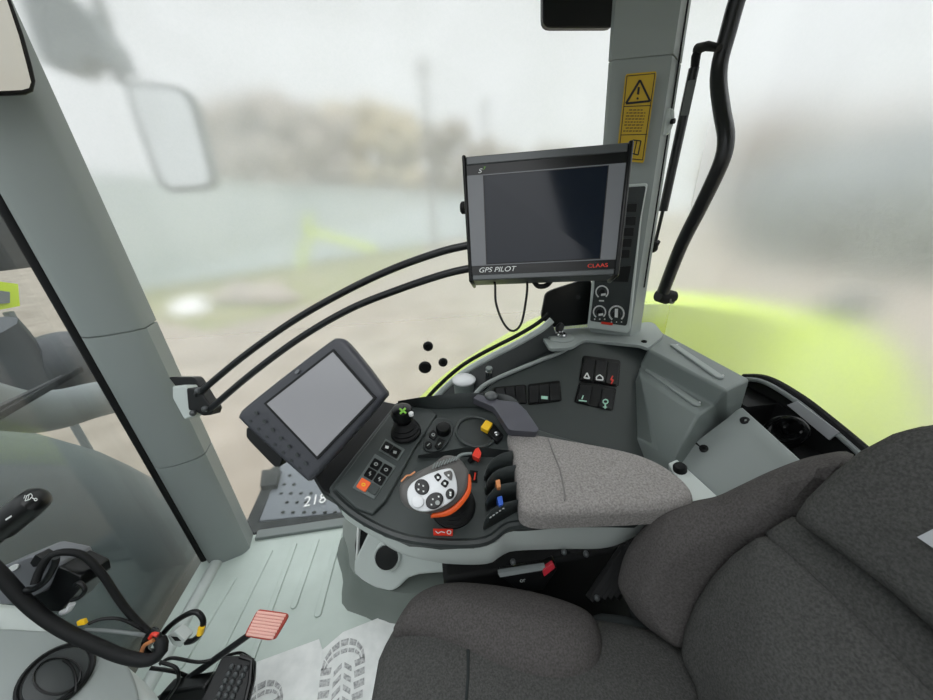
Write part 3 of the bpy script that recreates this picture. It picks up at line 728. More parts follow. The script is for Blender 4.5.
dial(602, 292, 6.2, False); dial(599.5, 312, 6.2, False); dial(616.5, 313.5, 7.6, True)
k = MB()
for u in (595, 600, 605): k.patch(ell(u-.3, 319.2, .9, .8, n=6), PC1)
for u in (612, 617, 622): k.patch(ell(u-.5, 322, .8, .6, n=6), PC1)
k.patch([(599, 300), (604, 300.2), (604, 301.6), (599, 301.4)], PC1); k.build('legend', 'white', cpn)
MB().patch([(601.5, 321.6), (613, 323), (612.5, 325.4), (601, 324)], PC1).build('red_marking', 'red', cpn)
# sun blind at the top
sb = thing('sun_blind', 'black rolled sun blind case at top of side window', 'blind', P(578, -10, y=1.0))
MB().prism(PP(rquad([(543, -60), (543, 27.5), (616, 27.5), (616, -60)], .12), y=1.0), (0, .02, 0)).build('case', 'gblack', sb, bevel=.003)
# grab handle and gas strut of the rear window
gh = thing('grab_handle', 'long bent black grab handle across rear window', 'handle', P(661, 296, x=.80))
pts = smooth(PP([(752, -40), (737, 0), (727, 36), (720, 62), (718.5, 84), (722, 112), (726, 138), (721, 163), (701, 206), (681, 246), (663, 292)], x=.80), 48, False)
MB().tube(pts, .0185, 16).build('tube', 'tube', gh)
e0 = P(661, 297, x=.80); MB().tube([e0+V((-.012, 0, .006)), e0+V((.02, 0, -.002)), e0+V((.032, -.002, 0)), e0+V((.048, -.004, 0))], [.02, .0235, .022, .017], 16).build('elbow', 'rubber', gh)
MB().lathe(P(672, 299, x=.83), (.3, -.9, .1), [(.016, -.02), (.016, .004), (.011, .006), (.010, .002)], 18).build('end_cap', 'grip', gh)
gs = thing('gas_strut', 'thin black gas strut with grey sticker beside rear pillar', 'strut', P(653, 248, x=.77))
S = lambda u, v: P(u, v, x=.775)
MB().tube([S(694, 68), S(663, 211)], .0125, 14).build('cylinder', 'tube', gs)
MB().tube([S(663, 210), S(654.5, 246)], .0055, 10).build('rod', 'tube', gs)
o = MB(); o.tube([S(694.5, 69), S(696, 56), S(699, 48)], [.010, .011, .010], 12); o.tube([S(697, 49), S(707, 46), S(719, 48)], [.012, .010, .008], 12); o.build('upper_joint', 'rubber', gs)
o = MB(); o.ball(S(653, 248), .015); o.tube([S(657, 241), S(653, 249)], .011, 12); o.build('lower_joint', 'rubber', gs)
a, b = S(692, 81), S(684.5, 116); d = (b-a).normalized(); e = d.cross(CAM-a).normalized()*.010; n_ = (CAM-a); n_ = (n_-d*n_.dot(d)).normalized()*.0128
MB().prism([a-e+n_*.7, a+n_, a+e+n_*.7, b+e+n_*.7, b+n_, b-e+n_*.7], n_*.03).build('sticker', 'grey_tag', gs)

# ================================================================== POSITIONING MONITOR ON ITS TUBE ARM
GC = [P(463, 158, d=.665), P(633, 143, d=.615), P(618, 275, d=.605), P(470, 281, d=.655)]
gn = (GC[1]-GC[0]).cross(GC[3]-GC[0]).normalized()
if gn.dot(CAM-GC[0]) < 0: gn = -gn
gp = thing('positioning_monitor', 'large dark positioning monitor on twin arm in front of rear pillar', 'monitor', bil(GC, .5, 1))
def gq(s0, t0, s1, t1, h): return [bil(GC, s, t)+gn*h for s, t in ((s0, t0), (s1, t0), (s1, t1), (s0, t1))]
MB().prism(gq(.01, .01, .99, .99, 0), -gn*.05).build('housing', 'black', gp, bevel=.004)
for s0, s1 in ((-.006, .02), (.972, 1.004)): MB().prism(gq(s0, -.015, s1, 1.015, .006), -gn*.058).build('side_rail', 'gblack', gp, bevel=.004)
MB().prism(gq(.02, .0, .972, .07, .004), -gn*.045).build('top_rail', 'gpsbar', gp, bevel=.002)
MB().prism(gq(.02, .955, .972, 1.0, .004), -gn*.045).build('bottom_rail', 'gpsbar', gp, bevel=.002)
MB().prism(gq(.02, .07, .972, .155, .002), -gn*.01).build('upper_strip', 'gblack', gp)
MB().prism(gq(.02, .885, .972, .955, .002), -gn*.01).build('lower_strip', 'gblack', gp)
MB().prism(gq(.02, .155, .972, .885, .003), -gn*.01).build('face_plate', 'gpsgrey', gp)
MB().prism(gq(.123, .165, .876, .877, .0036), -gn*.002).build('screen_border', 'black', gp)
MB().prism(gq(.130, .17, .870, .870, .004), -gn*.002).build('screen', 'screen', gp)
rx = GC[1]-GC[0]; W = rx.length; ux = bil(GC, .5, 0)-bil(GC, .5, 1)
text('GPS PILOT', 'lettering', bil(GC, .065, .938)+gn*.0026, bil(GC, .3, .938)-bil(GC, .065, .938), ux, .0135, 'white', gp, fit=W*.225, shear=.25)
text('CLAAS', 'lettering', bil(GC, .80, .938)+gn*.0026, bil(GC, .9, .938)-bil(GC, .8, .938), ux, .0098, 'red', gp, fit=W*.11)
text('S', 'lettering', bil(GC, .09, .14)+gn*.0026, rx, ux, .0125, 'white', gp, fit=W*.026, shear=.25)
text('7', 'lettering', bil(GC, .122, .115)+gn*.0026, rx, ux, .008, 'green', gp, fit=W*.016, shear=.25)
kn = bil(GC, -.012, .36)-gn*.025; MB().lathe(kn, gn.cross(ux), [(.012, -.012), (.012, .008), (.008, .011)], 16).build('side_knob', 'rubber', gp)
ba = thing('monitor_bracket', 'curved twin black tube arm from front pillar to monitor', 'bracket', P(195, 395, d=.72))
e1 = bil(GC, .02, .665)-gn*.03; e2 = bil(GC, .02, .86)-gn*.03
def arm(px, d0, d1, end):
    pts = [P(u, v, d=d0+(d1-d0)*i/(len(px)-1)) for i, (u, v) in enumerate(px)]
    return smooth(pts+[end], 40, False)
MB().tube(arm([(197, 395), (240, 359), (290, 323), (340, 294), (390, 270), (440, 252)], .86, .70, e1), .0080, 12).build('upper_tube', 'tube', ba)
MB().tube(arm([(208, 411), (250, 375), (300, 338), (350, 309), (400, 289), (445, 274)], .86, .70, e2), .0080, 12).build('lower_tube', 'tube', ba)
k = MB(); k.prism(PP(rquad([(186, 388), (199, 390), (213, 409), (211, 415), (203, 416), (196, 412), (188, 410)], .15), d=.855), FW*.035); k.build('clamp', 'black', ba, bevel=.003)
MB().prism(PP(rquad([(168, 377), (194, 377), (208, 400), (204, 403), (190, 386), (176, 387)], .15), d=.90), FW*.03).build('mount_plate', 'gblack', ba, bevel=.003)
MB().prism(PP(rquad([(172, 386), (186, 386), (190, 396), (195, 416), (184, 420), (172, 398)], .15), d=.865), FW*.05).build('pillar_foot', 'trim_light', ba, bevel=.004)
k = MB()
for u, v in ((198, 391), (205, 409), (193, 413)): k.ball(P(u, v, d=.85), .008, n=10, k=6)
k.build('bolt', 'gpsbar', ba)
k = MB(); k.tube(smooth([bil(GC, .15, .97)-gn*.03]+PP([(495, 284), (496, 303), (503, 322), (512, 331), (521, 324), (526, 300), (527, 282)], d=.66)+[bil(GC, .37, .95)-gn*.03], 40, False), .0024, 8)
tag(k.build('monitor_cable', 'gblack'), 'thin black cable looping down under the positioning monitor', 'cable')
k = MB(); k.tube(smooth([bil(GC, .40, .97)-gn*.03]+PP([(532, 279), (538, 286), (547, 285), (553, 277)], d=.67)+[bil(GC, .58, .95)-gn*.03], 24, False), .005, 8)
tag(k.build('power_lead', 'rubber'), 'short thick lead bulging below middle of the positioning monitor', 'cable')

# ================================================================== ARMREST CONSOLE
AC = PL((0, .45, .615), (0, -.30, 1))
ac = thing('armrest_console', 'dark control armrest with grey underside beside driver seat', 'armrest', (.1, .55, .5))
top = [(396, 402), (416, 398), (470, 396.5), (512, 398), (527, 410), (536, 428), (560, 436), (640, 458), (672, 480), (660, 512), (640, 520), (560, 524), (514, 528), (502, 532), (492, 541), (474, 545), (440, 545), (408, 541), (384, 533), (362, 522), (335, 500), (328, 488)]
MB().prism(PP(top, pl=AC), -AC[1]*.05).build('deck', 'con', ac, bevel=.005)
# raised rim left/near side and recess floor look: lip around the near edge
lipx = spx([(332, 494), (350, 511), (374, 526), (404, 538), (440, 543), (476, 543), (492, 538), (503, 529), (515, 525), (560, 522), (642, 517)], 50)
MB().tube(PP(lipx, pl=raised(AC, -.004)), .008, 8).build('near_lip', 'con2', ac)
sh_t = spx([(340, 505), (352, 515), (368, 527), (398, 539), (440, 546), (490, 546), (503, 536), (516, 530), (560, 526), (600, 523), (652, 518)], 50)
sh_b = spx([(346, 519), (357, 527), (377, 539), (400, 553), (440, 563), (486, 564), (501, 556), (514, 551), (560, 549), (610, 547), (650, 528)], 50)
AS = raised(AC, -.012); pt_ = PP(sh_t, pl=AS); pb_ = [P(u, v, y=a.y+.012) for (u, v), a in zip(sh_b, pt_)]
MB().loft([[p+V((0, .05, 0)) for p in pt_], pt_, [a.lerp(b, .5)+V((0, -.006, 0)) for a, b in zip(pt_, pb_)], pb_, [p+V((0, .08, 0)) for p in pb_]], False, (False, False)).build('lower_shell', 'trim_light', ac, sharp=60)
# left strip with buttons, ridge line
MB().prism(PP([(397, 404), (430, 409), (437, 414), (413, 450), (386, 500), (372, 514), (356, 508), (334, 488)], pl=raised(AC, .010)), -AC[1]*.012).build('button_strip', 'con', ac, bevel=.003)
AB = raised(AC, .011)
def frame(px, nm='button_frame'):
    MB().prism(PP(px, pl=raised(AB, .002)), -AC[1]*.004).build(nm, 'con3', ac, bevel=.0008)
frame([(385.5, 438.5), (405, 449), (398, 460.5), (378.5, 450)]); frame([(375, 453.5), (396, 466), (374, 499), (352.5, 487.5)])
def button(px, m='gblack', sym=None, col='mark'):
    q = raised(AB, .005); b_ = MB().prism(PP(rquad(px, .12, 2), pl=q), -AC[1]*.004, 0).build('button', m, ac, bevel=.0006)
    cu, cv_ = sum(a for a, b in px)/len(px), sum(b for a, b in px)/len(px)
    if sym:
        k = MB()
        if sym == 'o': k.stroke(ell(cu, cv_, 1.7, 1.4, n=8), .9, q, closed=True)
        if sym == 'sq': k.patch([(cu-1.5, cv_-1.6), (cu+2, cv_-.8), (cu+1.2, cv_+1.8), (cu-2, cv_+1)], q)
        if sym == 's': k.stroke([(cu+1, cv_-2), (cu-1, cv_-.6), (cu+1, cv_+.6), (cu-.8, cv_+2)], .9, q)
        k.build('symbol', col, b_)
def quad(u, v, w=4.2, h=4.2):
    a, b = (9.5*w/9.9, 5.4*w/9.9), (-6.2*h/9.9, 9.6*h/9.9)
    return [(u-a[0]-b[0], v-a[1]-b[1]) if False else (u+(sa*a[0]+sb*b[0]), v+(sa*a[1]+sb*b[1])) for sa, sb in ((-1, -1), (1, -1), (1, 1), (-1, 1))]
button(quad(387, 447, 4.2, 4.2), sym='sq', col='white'); button(quad(395, 452, 4.2, 4.2), sym='sq')
button(quad(376, 464, 4.3, 4.3), sym='o'); button(quad(386, 469.5, 4.3, 4.3), sym='o')
button(quad(370, 473.5, 4.3, 4.3), sym='s'); button(quad(379.5, 479, 4.3, 4.3), sym='s')
button(quad(363.5, 484.5, 4.8, 4.8), 'redlit', 'o', 'yellow'); button(quad(373.5, 488.5, 4.3, 4.3), 'con')
# small joystick
js = MB(); c = P(406, 432, pl=AB); ax = V((-.05, -.12, 1)).normalized()
js.lathe(c, ax, [(.034, -.002), (.034, .004), (.030, .008), (.031, .012), (.025, .018), (.026, .022), (.020, .028), (.017, .032)], 30)
so_ = js.build('small_joystick', 'rubber', ac)
hc = c+ax*.052; MB().lathe(c+ax*.03, ax, [(.015, 0), (.018, .006), (.023, .016), (.0245, .027), (.0215, .037), (.013, .042), (.004, .043)], 28).build('joystick_head', 'gblack', so_)
hp = (c+ax*.0722, ax); cu, cv_ = 404, 412
k = MB(); k.stroke([(399.5, 408.5), (406, 413)], 1.8, hp, h=.0015); k.stroke([(405.5, 408), (400, 413.6)], 1.8, hp, h=.0015); k.build('green_cross', 'green', so_)
MB().lathe(P(411, 413, pl=hp), ax, [(.0052, -.006), (.0052, .0005), (.004, .0012)], 16).build('white_button', 'white', so_)
# dial cluster
MB().prism(PP(spx([(432, 420), (448, 419), (453, 426), (449, 440), (440, 450), (428, 451), (423, 446), (425, 436)], 28, True), pl=raised(AC, .006)), -AC[1]*.008).build('dial_plate', 'con2', ac, bevel=.001)
AD = raised(AC, .007)
MB().lathe(P(443.5, 430.5, pl=AD), AC[1], [(.017, -.002), (.0165, .012), (.014, .015), (.005, .0155)], 24).build('rotary_knob', 'gblack', ac)
def obutton(px, pl, m='gblack', h=.003, sym=None, col='mark', par=None):
    b_ = MB().prism(PP(px, pl=raised(pl, h)), -pl[1]*(h+.002)).build('button', m, par or ac, bevel=.0008)
    if sym:
        k = MB(); cu = sum(a for a, b in px)/len(px); cv_ = sum(b for a, b in px)/len(px); q = raised(pl, h)
        if sym == 'd': k.stroke([(cu-1.3, cv_+1.2), (cu+1.3, cv_-1.2)], 1, q)
        if sym == 'o': k.stroke(ell(cu, cv_, 1.5, 1.3, n=8), .8, q, closed=True)
        if sym == '4':
            for a, b in ((-2.6, -1.4), (1.6, -2.8), (-1.4, 2.8), (3, 1.6)): k.patch([(cu+a-.9, cv_+b-.8), (cu+a+.9, cv_+b-.8), (cu+a+.9, cv_+b+.8), (cu+a-.9, cv_+b+.8)], q)
        k.build('symbol', col, b_ if par is None else par)
obutton(rquad([(428, 436), (433, 428.5), (438, 434), (434, 440)], .25), AD, sym='o')
obutton(ell(428.5, 444.5, 3.8, 3.8), AD, sym='d'); obutton(rquad([(434, 446), (439, 437), (445, 440), (442, 447), (437, 449)], .2), AD, sym='d')
# oval tray
MB().tube([P(u, v, pl=raised(AC, .004)) for u, v in ell(476, 432, 20, 15, 12, 32)]+[P(*ell(476, 432, 20, 15, 12, 32)[0], pl=raised(AC, .004))], .004, 8).build('tray_rim', 'con', ac)
MB().prism(PP(ell(476, 432, 19, 14, 12, 28), pl=raised(AC, .0015)), -AC[1]*.004).build('tray', 'con2', ac)
# key pad with yellow switch
MB().prism(PP(rquad([(483, 428), (492, 421), (504, 435), (497, 442)], .12), pl=raised(AC, .012)), -AC[1]*.012).build('switch_block', 'gblack', ac, bevel=.001)
MB().prism(PP(rquad([(480.5, 427), (486, 419.5), (493, 423), (488, 431)], .12), pl=raised(AC, .020)), -AC[1]*.012).build('yellow_switch', 'yellow', ac, bevel=.001)
MB().lathe(P(497, 434, pl=raised(AC, .012)), AC[1], [(.006, 0), (.006, .003), (.003, .004)], 14).build('lock_barrel', 'chrome', ac)
# far wall and wing
wt = PP(spx([(398, 401), (430, 396), (470, 393), (508, 395), (522, 408), (531, 428)], 30), pl=raised(AC, .035)); wb = PP(spx([(398, 404), (432, 408), (470, 407), (494, 408), (509, 418), (515, 431)], 30), pl=raised(AC, .004))
MB().loft([[p+V((0, .02, -.05)) for p in wt], wt, [a.lerp(b, .35)+AC[1]*.004 for a, b in zip(wt, wb)], wb], False, (False, False)).build('far_wall', 'con2', ac, sharp=50)
MB().prism(PP(rquad([(473, 398), (478, 394), (500, 400), (517, 402), (526, 410), (539, 429), (536, 432), (509, 430), (494, 407)], .12), pl=raised(AC, .045)), -AC[1]*.02).build('wing', 'wing', ac, bevel=.005)
MB().ball(P(491, 396, pl=raised(AC, .045)), .016, sq=(1, 1, .6)).build('dome_knob', 'gpsbar', ac)
# inner front wall of the lever bay
MB().loft([PP(spx([(418, 455), (440, 452), (470, 447), (498, 449), (518, 452)], 20), pl=raised(AC, .024)), PP(spx([(418, 458), (440, 458), (470, 458), (498, 458), (518, 458)], 20), pl=raised(AC, -.002))], False, (False, False)).build('bay_wall', 'con2', ac)
# red lever
k = MB(); k.tube([P(470, 461, pl=raised(AC, .004)), P(474, 456, pl=raised(AC, .02))], .006, 10); ld = k.build('hand_throttle', 'black', ac)
MB().prism(PP(rquad([(472, 455), (475, 449), (478.5, 447), (481.5, 453), (479, 459)], .15), pl=raised(AC, .03)), -AC[1]*.014).build('red_tip', 'red', ld, bevel=.002)
MB().tube(PP(spx([(456, 460), (461, 455), (472, 453.5)], 12), pl=raised(AC, .024)), .0035, 8).build('guard', 'trim_dark', ac)
# rocker near joystick
MB().prism(PP([(470, 470), (478, 471), (477, 482), (468, 481)], pl=raised(AC, .004)), -AC[1]*.004).build('small_rocker', 'gblack', ac)
MB().prism(PP([(474.6, 472.5), (476, 472.7), (475, 480), (473.6, 479.8)], pl=raised(AC, .005)), -AC[1]*.002).build('red_marking', 'red', ac)
# hydraulic paddles
def paddle(px_top, lo, tagm=None, tpx=None):
    t_ = PP(spx(px_top, 22), pl=raised(AC, .036)); b_ = PP(spx(lo, 22), pl=raised(AC, .0))
    m = MB(); m.loft([[p+V((0, .006, 0)) for p in b_], [p+V((0, .006, 0)) for p in t_], [p+V((0, .003, .003)) for p in t_], t_, b_], False, (False, False))
    o = m.build('lever_paddle', 'con2', ac, sharp=60); so = o.modifiers.new('sheet', 'SOLIDIFY'); so.thickness = .003
    if tagm: MB().prism(PP(rquad(tpx, .15), pl=raised(AC, .042)), -AC[1]*.02).build('tip', tagm, o, bevel=.001)
paddle([(485, 477), (489, 466), (499, 457), (513, 452.5)], [(485, 481), (493, 478), (503, 476), (515, 474)])
paddle([(485.5, 489), (490, 479), (500, 471), (516, 467)], [(486, 495), (494, 492), (504, 488), (518, 486)], 'tan', [(495.5, 480), (500, 479), (501, 487), (497, 488)])
paddle([(486, 504), (490, 496), (500, 487.5), (518, 484)], [(487, 511), (495, 507), (505, 503), (519, 500)], 'blue', [(497, 497), (502, 495.5), (503.5, 504), (499, 506)])
paddle([(485, 523), (490, 515), (500, 507), (519, 502)], [(484, 530), (492, 526), (506, 518), (520, 510)])
k = MB(); q = raised(AC, .0385)
for i in range(5): k.stroke([(489.5+i*3.2, 518-i*2.3), (491.4+i*3.2, 516.6-i*2.1)], 1.2, q)
k.build('numbering', 'mark', ac)
# warning print on the near edge
AW = raised(AC, .004)
k = MB().prism(PP([(433, 528.5), (453, 529), (452.5, 535.5), (433.5, 535)], pl=AW), -AC[1]*.003); lo_ = k.build('red_sticker', 'red', ac)
k = MB(); k.stroke([(435.5, 531), (438, 533.4), (441, 531.5), (445, 532.6)], .8, AW); k.stroke(ell(449, 532.2, 2, 2, n=8), .8, AW, closed=True); k.build('print', 'white', lo_)
# multi-function joystick
dj = .535; JC = P(436, 486, d=dj); JN = (V((-.05, -.55, .83))).normalized(); JP = (JC, JN)
c = P(453, 506, pl=AC); ax = (JC-JN*.03-c).normalized()
m = MB(); m.lathe(c, AC[1], [(.043, -.004), (.043, .006), (.039, .009), (.041, .015), (.036, .019), (.038, .025), (.033, .029), (.035, .035), (.030, .04), (.027, .05)], 34)
jb = m.build('joystick_boot', 'rubber', ac)
m = MB(); m.loft([[c+AC[1]*.04+V((.028*math.cos(t), .028*math.sin(t), 0)) for t in [2*math.pi*i/20 for i in range(20)]], [JC-JN*.03+V((.03*math.cos(t), .03*math.sin(t), 0)) for t in [2*math.pi*i/20 for i in range(20)]]]); m.build('neck', 'gblack', jb)
hx = [(398.4, 491.4), (401, 480), (415.6, 471), (433, 462), (444, 454), (457, 455.4), (466, 465), (468.7, 474), (466, 490), (456.7, 501.7), (440.7, 511), (422.4, 512), (407.6, 507.4), (400.7, 500.5)]
jh = MB().pillow(PP(hx, pl=JP), JN, .008, .012, .035, N=64).build('joystick', 'grip', ac)
ob = MB().loft([[p+JN*h for p in PP(spx(px, 30), pl=JP)] for px, h in (([(470, 473), (468.5, 488), (459, 502), (446, 511), (432, 515)], -.008), ([(471.5, 476), (470.5, 491), (460, 506), (447, 514.5), (430, 517)], -.014), ([(469, 478), (468, 491), (458, 505), (446, 512.5), (430, 515)], -.03))], False, (False, False))
o = ob.build('orange_band', 'orange', jh); so = o.modifiers.new('sheet', 'SOLIDIFY'); so.thickness = .004
FP = raised(JP, .0085)
fx = [(407, 494.8), (408.7, 486.8), (415.6, 480), (432.7, 472), (448.7, 468), (453.5, 471), (456.7, 482), (456.7, 493.7), (448.7, 502.8), (433.8, 510), (420, 511), (410, 505.5)]
MB().pillow(PP(fx, pl=FP), JN, .003, .002, .006, N=48).build('face_plate', 'silver', jh)
FB = raised(FP, .003)
def jbtn(px, m='gblack', sym=None):
    b_ = MB().pillow(PP(px, pl=raised(FB, .002)), JN, .0008, .001, .005, N=24).build('thumb_button', m, jh)
    return b_
def syms(cu, cv_, pts, q, w=1.6):
    k = MB()
    for a, b in pts: k.patch([(cu+a-w*.5, cv_+b-w*.5), (cu+a+w*.5, cv_+b-w*.4), (cu+a+w*.5, cv_+b+w*.5), (cu+a-w*.4, cv_+b+w*.5)], q, h=.0014)
    k.build('button_print', 'white', jh)
FQ = raised(FB, .0022)
jbtn(ell(421.8, 486.8, 7.4, 8, -20)); syms(421.8, 486.8, [(-3, -2.6), (1.4, -1), (-3.4, 2.6), (1.6, 4.4)], FQ)
jbtn(ell(434.4, 500.5, 9.6, 7.6, -38)); syms(434.4, 500.5, [(-3, 4), (-1.6, -1.4), (4.2, -4)], FQ)
k = MB().patch(ell(437.5, 502.6, 2.4, 2.4, n=10), FQ, h=.0014); k.build('button_dot', 'mark', jh)
jbtn(rquad([(433.4, 476), (438, 472.4), (442, 476.6), (437.8, 482)], .25)); jbtn(rquad([(440, 483.6), (444.4, 478.8), (449.5, 482), (445.4, 488)], .25))
syms(438, 477.4, [(0, 0)], FQ, 2.4); syms(444.8, 483.4, [(0, 0)], FQ, 2.4)
jbtn(rquad([(442.4, 472.4), (450.6, 469.8), (452.8, 474), (451.4, 481)], .25), 'grip'); syms(448.5, 475.2, [(0, 0)], FQ, 1.8)
jbtn(ell(450, 493.6, 4.4, 5.4, 15)); syms(450, 493.6, [(.4, -1), (.4, 1.4)], FQ, 2)
jbtn(ell(417.6, 501.6, 6.2, 6.2), 'silver')
k = MB(); gpz = raised(JP, .004)
for i in range(9): k.stroke([(432.5+i*2.9, 468.5-i*1.05), (435+i*3.0, 462.8-i*.95)], 1.1, gpz, h=.004)
k.build('grip_rib', 'trim_dark', jh)
MB().stroke([(401, 481.5), (406.5, 475.5), (410.5, 475), (415, 471.5)], 1.4, raised(JP, -.002), h=.003).build('copper_trim', 'tan', jh)
# padded arm rest
AP = PL((.3, .40, .672), (0, -.05, 1))
px = [(508, 430), (528, 431), (560, 436), (620, 447), (650, 456), (672, 468), (689, 482), (695, 494), (690, 501), (660, 506), (600, 509), (545, 511), (528, 509), (520, 503), (518, 485), (513, 455)]
MB().inflate(PP(px, pl=AP), AP[1], .018, .006, .045, N=110, sm=True, step=.014).build('arm_pad', 'pad', ac)
sm_ = PP(spx([(548, 438), (553, 452), (560, 470), (564, 490), (564.5, 500)], 20), pl=raised(AP, .0052))
MB().tube(sm_, .0014, 6).build('seam', 'seamgrey', ac)
# ================================================================== TOUCH TERMINAL
TC = [P(336, 337, d=.655), P(387, 396, d=.635), P(309, 483, d=.625), P(236, 414, d=.655)]
TP = pl3(TC[0], TC[1], TC[3])
tm = thing('touch_terminal', 'tilted slate touch terminal with grey screen left of small joystick', 'terminal', P(312, 420, pl=TP)-TP[1]*.05)
ox = [(330, 340), (337, 337.6), (345, 341), (366, 366), (383, 389), (385.5, 393), (383, 399), (350, 437), (313, 478), (308, 481.5), (303, 479.5), (270, 450), (239, 421), (237.6, 414), (246, 405), (290, 370)]
def curved(px): return PP(px, pl=TP)
MB().pillow(curved(ox), TP[1], .003, .010, .030, N=96, centre=P(320, 404, pl=TP)).build('housing', 'bezel', tm)
MB().pillow([p-TP[1]*.03 for p in PP([(330, 350), (375, 398), (310, 470), (246, 420)], pl=TP)], TP[1], 0, .01, .05, N=40, sm=False).build('rear_case', 'black', tm)
TS = raised(TP, .0055)
MB().prism(PP([(333, 349), (376, 398), (317, 459.5), (263.5, 403.5)], pl=TS), -TP[1]*.006).build('screen_frame', 'gblack', tm)
MB().prism(PP([(332.9, 352), (373, 398), (317, 456.3), (266.8, 403.8)], pl=raised(TS, .0006)), -TP[1]*.003).build('screen', 'lcd', tm)
k = MB()
for i in range(7): k.patch(ell(256+i*8.2, 413+i*8.4, 2.2, 1.6, 40, 10), raised(TP, .004)); k.patch(ell(250+i*8.2, 421+i*7.9, 1.6, 1.1, 40, 8), raised(TP, .0015))
k.build('key_mark', 'con2', tm); MB().patch(ell(297, 371.5, 3, 1.5, -40, 10), raised(TP, .004)).build('badge', 'gpsgrey', tm)
MB().prism(PP(rquad([(246, 428), (253, 426), (283, 458), (280, 467), (274, 467), (246, 438)], .2), d=.66), FW*.03).build('socket_cover', 'black', tm, bevel=.002)
MB().prism(PP([(380, 400), (398, 404), (345, 505), (322, 492), (312, 476)], pl=raised(AC, -.02)), -AC[1]*.03).build('mount_plate', 'black', tm, bevel=.004)

# ================================================================== PEDESTAL UNDER THE ARMREST
pd = thing('console_pedestal', 'grey floor pedestal with round black speaker below armrest', 'pedestal', (-.1, .85, 0))
def pr_(z, g): return smooth([V((-.30-g, .80, z)), V((-.285-g, .755-g, z)), V((-.25, .715-g, z)), V((-.16, .665-g, z)), V((-.03, .64-g, z)), V((.3, .62-g, z)), V((.3, 1.0, z)), V((-.3-g, 1.0, z))], 60)
MB().loft([pr_(0, .035), pr_(.015, .016), pr_(.05, .004), pr_(.115, -.004), pr_(.12, -.10), pr_(.45, -.12)]).build('base', 'hump', pd, sharp=50)
PQ = PL((-.28, .722, .14), (-.38, -.85, .34))
shx = [(374, 519), (366, 536), (353, 563), (353, 574), (362, 582), (374, 589), (391, 593), (398, 589), (407, 580), (418, 576), (470, 572), (500, 566), (480, 548), (430, 540), (398, 530)]
MB().pillow(PP(shx, pl=PQ), PQ[1], .0, .012, .10, N=80, sm=False, centre=P(400, 556, pl=PQ)).build('shroud', 'trim_light', pd)
c = P(388, 555, pl=raised(PQ, .004)); q = PL(c, (-.15, -.85, .5))
MB().lathe(c, q[1], [(.042, -.03), (.040, .012), (.036, .016), (.033, .014)], 32).build('speaker_ring', 'trim_light', pd)
MB().lathe(c, q[1], [(.033, .012), (.032, .019), (.02, .021), (.004, .021)], 32).build('speaker_cap', 'black', pd)
MB().prism(PP([(358, 526), (371, 528), (367, 537), (356, 562), (355, 545)], pl=raised(PQ, -.03)), -PQ[1]*.02).build('slot', 'rubber', pd)
MB().prism(PP([(357, 527), (359, 527), (357, 560), (355.5, 560)], pl=raised(PQ, -.02)), -PQ[1]*.01).build('white_edge', 'white', pd)

# ================================================================== SEAT
st_ = thing('driver_seat', 'dark grey cloth driver seat in the foreground', 'seat', (.15, 0, .0))
Z0 = .455
SP = PL((0, .2, Z0), (0, 0, 1))
cush = [(-.135, -.3), (-.145, 0), (-.14, .25), (-.125, .36), (-.09, .415), (-.02, .43), (.1, .41), (.24, .36), (.36, .32), (.42, .28), (.42, -.3)]
MB().inflate([V((x, y, Z0)) for x, y in cush], (0, 0, 1), .04, .014, .12, N=110).build('cushion', 'fabric2', st_)
SB = PL((0, .4, Z0+.03), (0, 0, 1))
bx_ = [(391, 626), (398, 610), (412, 592), (432, 581), (456, 577), (490, 579), (530, 585), (565, 594), (590, 605), (602, 622), (605, 645), (598, 664), (580, 675), (555, 678), (525, 672), (492, 660), (462, 644), (432, 632), (406, 628)]
MB().inflate(PP(bx_, pl=SB), (0, -.05, 1), .03, .022, .10, N=110, sm=True, reach=.08).build('side_bolster', 'fabric', st_)
SF = [V((x, y, Z0+.012)) for x, y in ((-.02, .33), (-.01, .25), (.0, .1), (.0, -.2))]
MB().tube(PP(spx([(468, 650), (468, 676), (466, 705), (464, 740)], 14), z=Z0+.0125), .0032, 8).build('seam', 'base', st_)
MB().pillow([V((x, y, Z0-.02)) for x, y in ((.16, -.25), (.16, .35), (.3, .36), (.46, .3), (.46, -.25))], (0, 0, 1), .0, .02, .1, N=60, sm=False).build('rear_base', 'base', st_)
BP = PL((.345, 0, .45), (-.955, -.02, .30))
def B(u, v, h=0): return P(u, v, pl=raised(BP, h))
def byz(y, z, h=0):
    q = raised(BP, h); n = q[1]; return V((q[0].x-((y-q[0].y)*n.y+(z-q[0].z)*n.z)/n.x, y, z))
mainp = [B(673, 655), B(677, 628), B(688, 601), B(704, 575), B(724, 553), B(746, 537), B(760, 534), B(800, 568), B(850, 616), B(900, 666)]
y_end = B(933, 700)
mainp += [y_end, byz(-.2, y_end.z-.03), byz(-.25, .45), byz(.18, .42), B(690, 690)]
MB().inflate(mainp, BP[1], .024, .026, .10, N=130).build('backrest', 'fabric2', st_)
groove = [B(757, 533, -.012), B(786, 515, -.012), B(860, 560, -.012), B(940, 640, -.012), byz(-.2, B(940, 640).z-.03, -.012), byz(-.2, y_end.z-.04, -.012), B(930, 705, -.012), B(840, 612, -.012)]
MB().inflate(groove, BP[1], .014, .004, .09, N=90).build('back_band', 'fabric2', st_)
WP = PL(B(700, 560, .0), (-.83, -.42, .36))
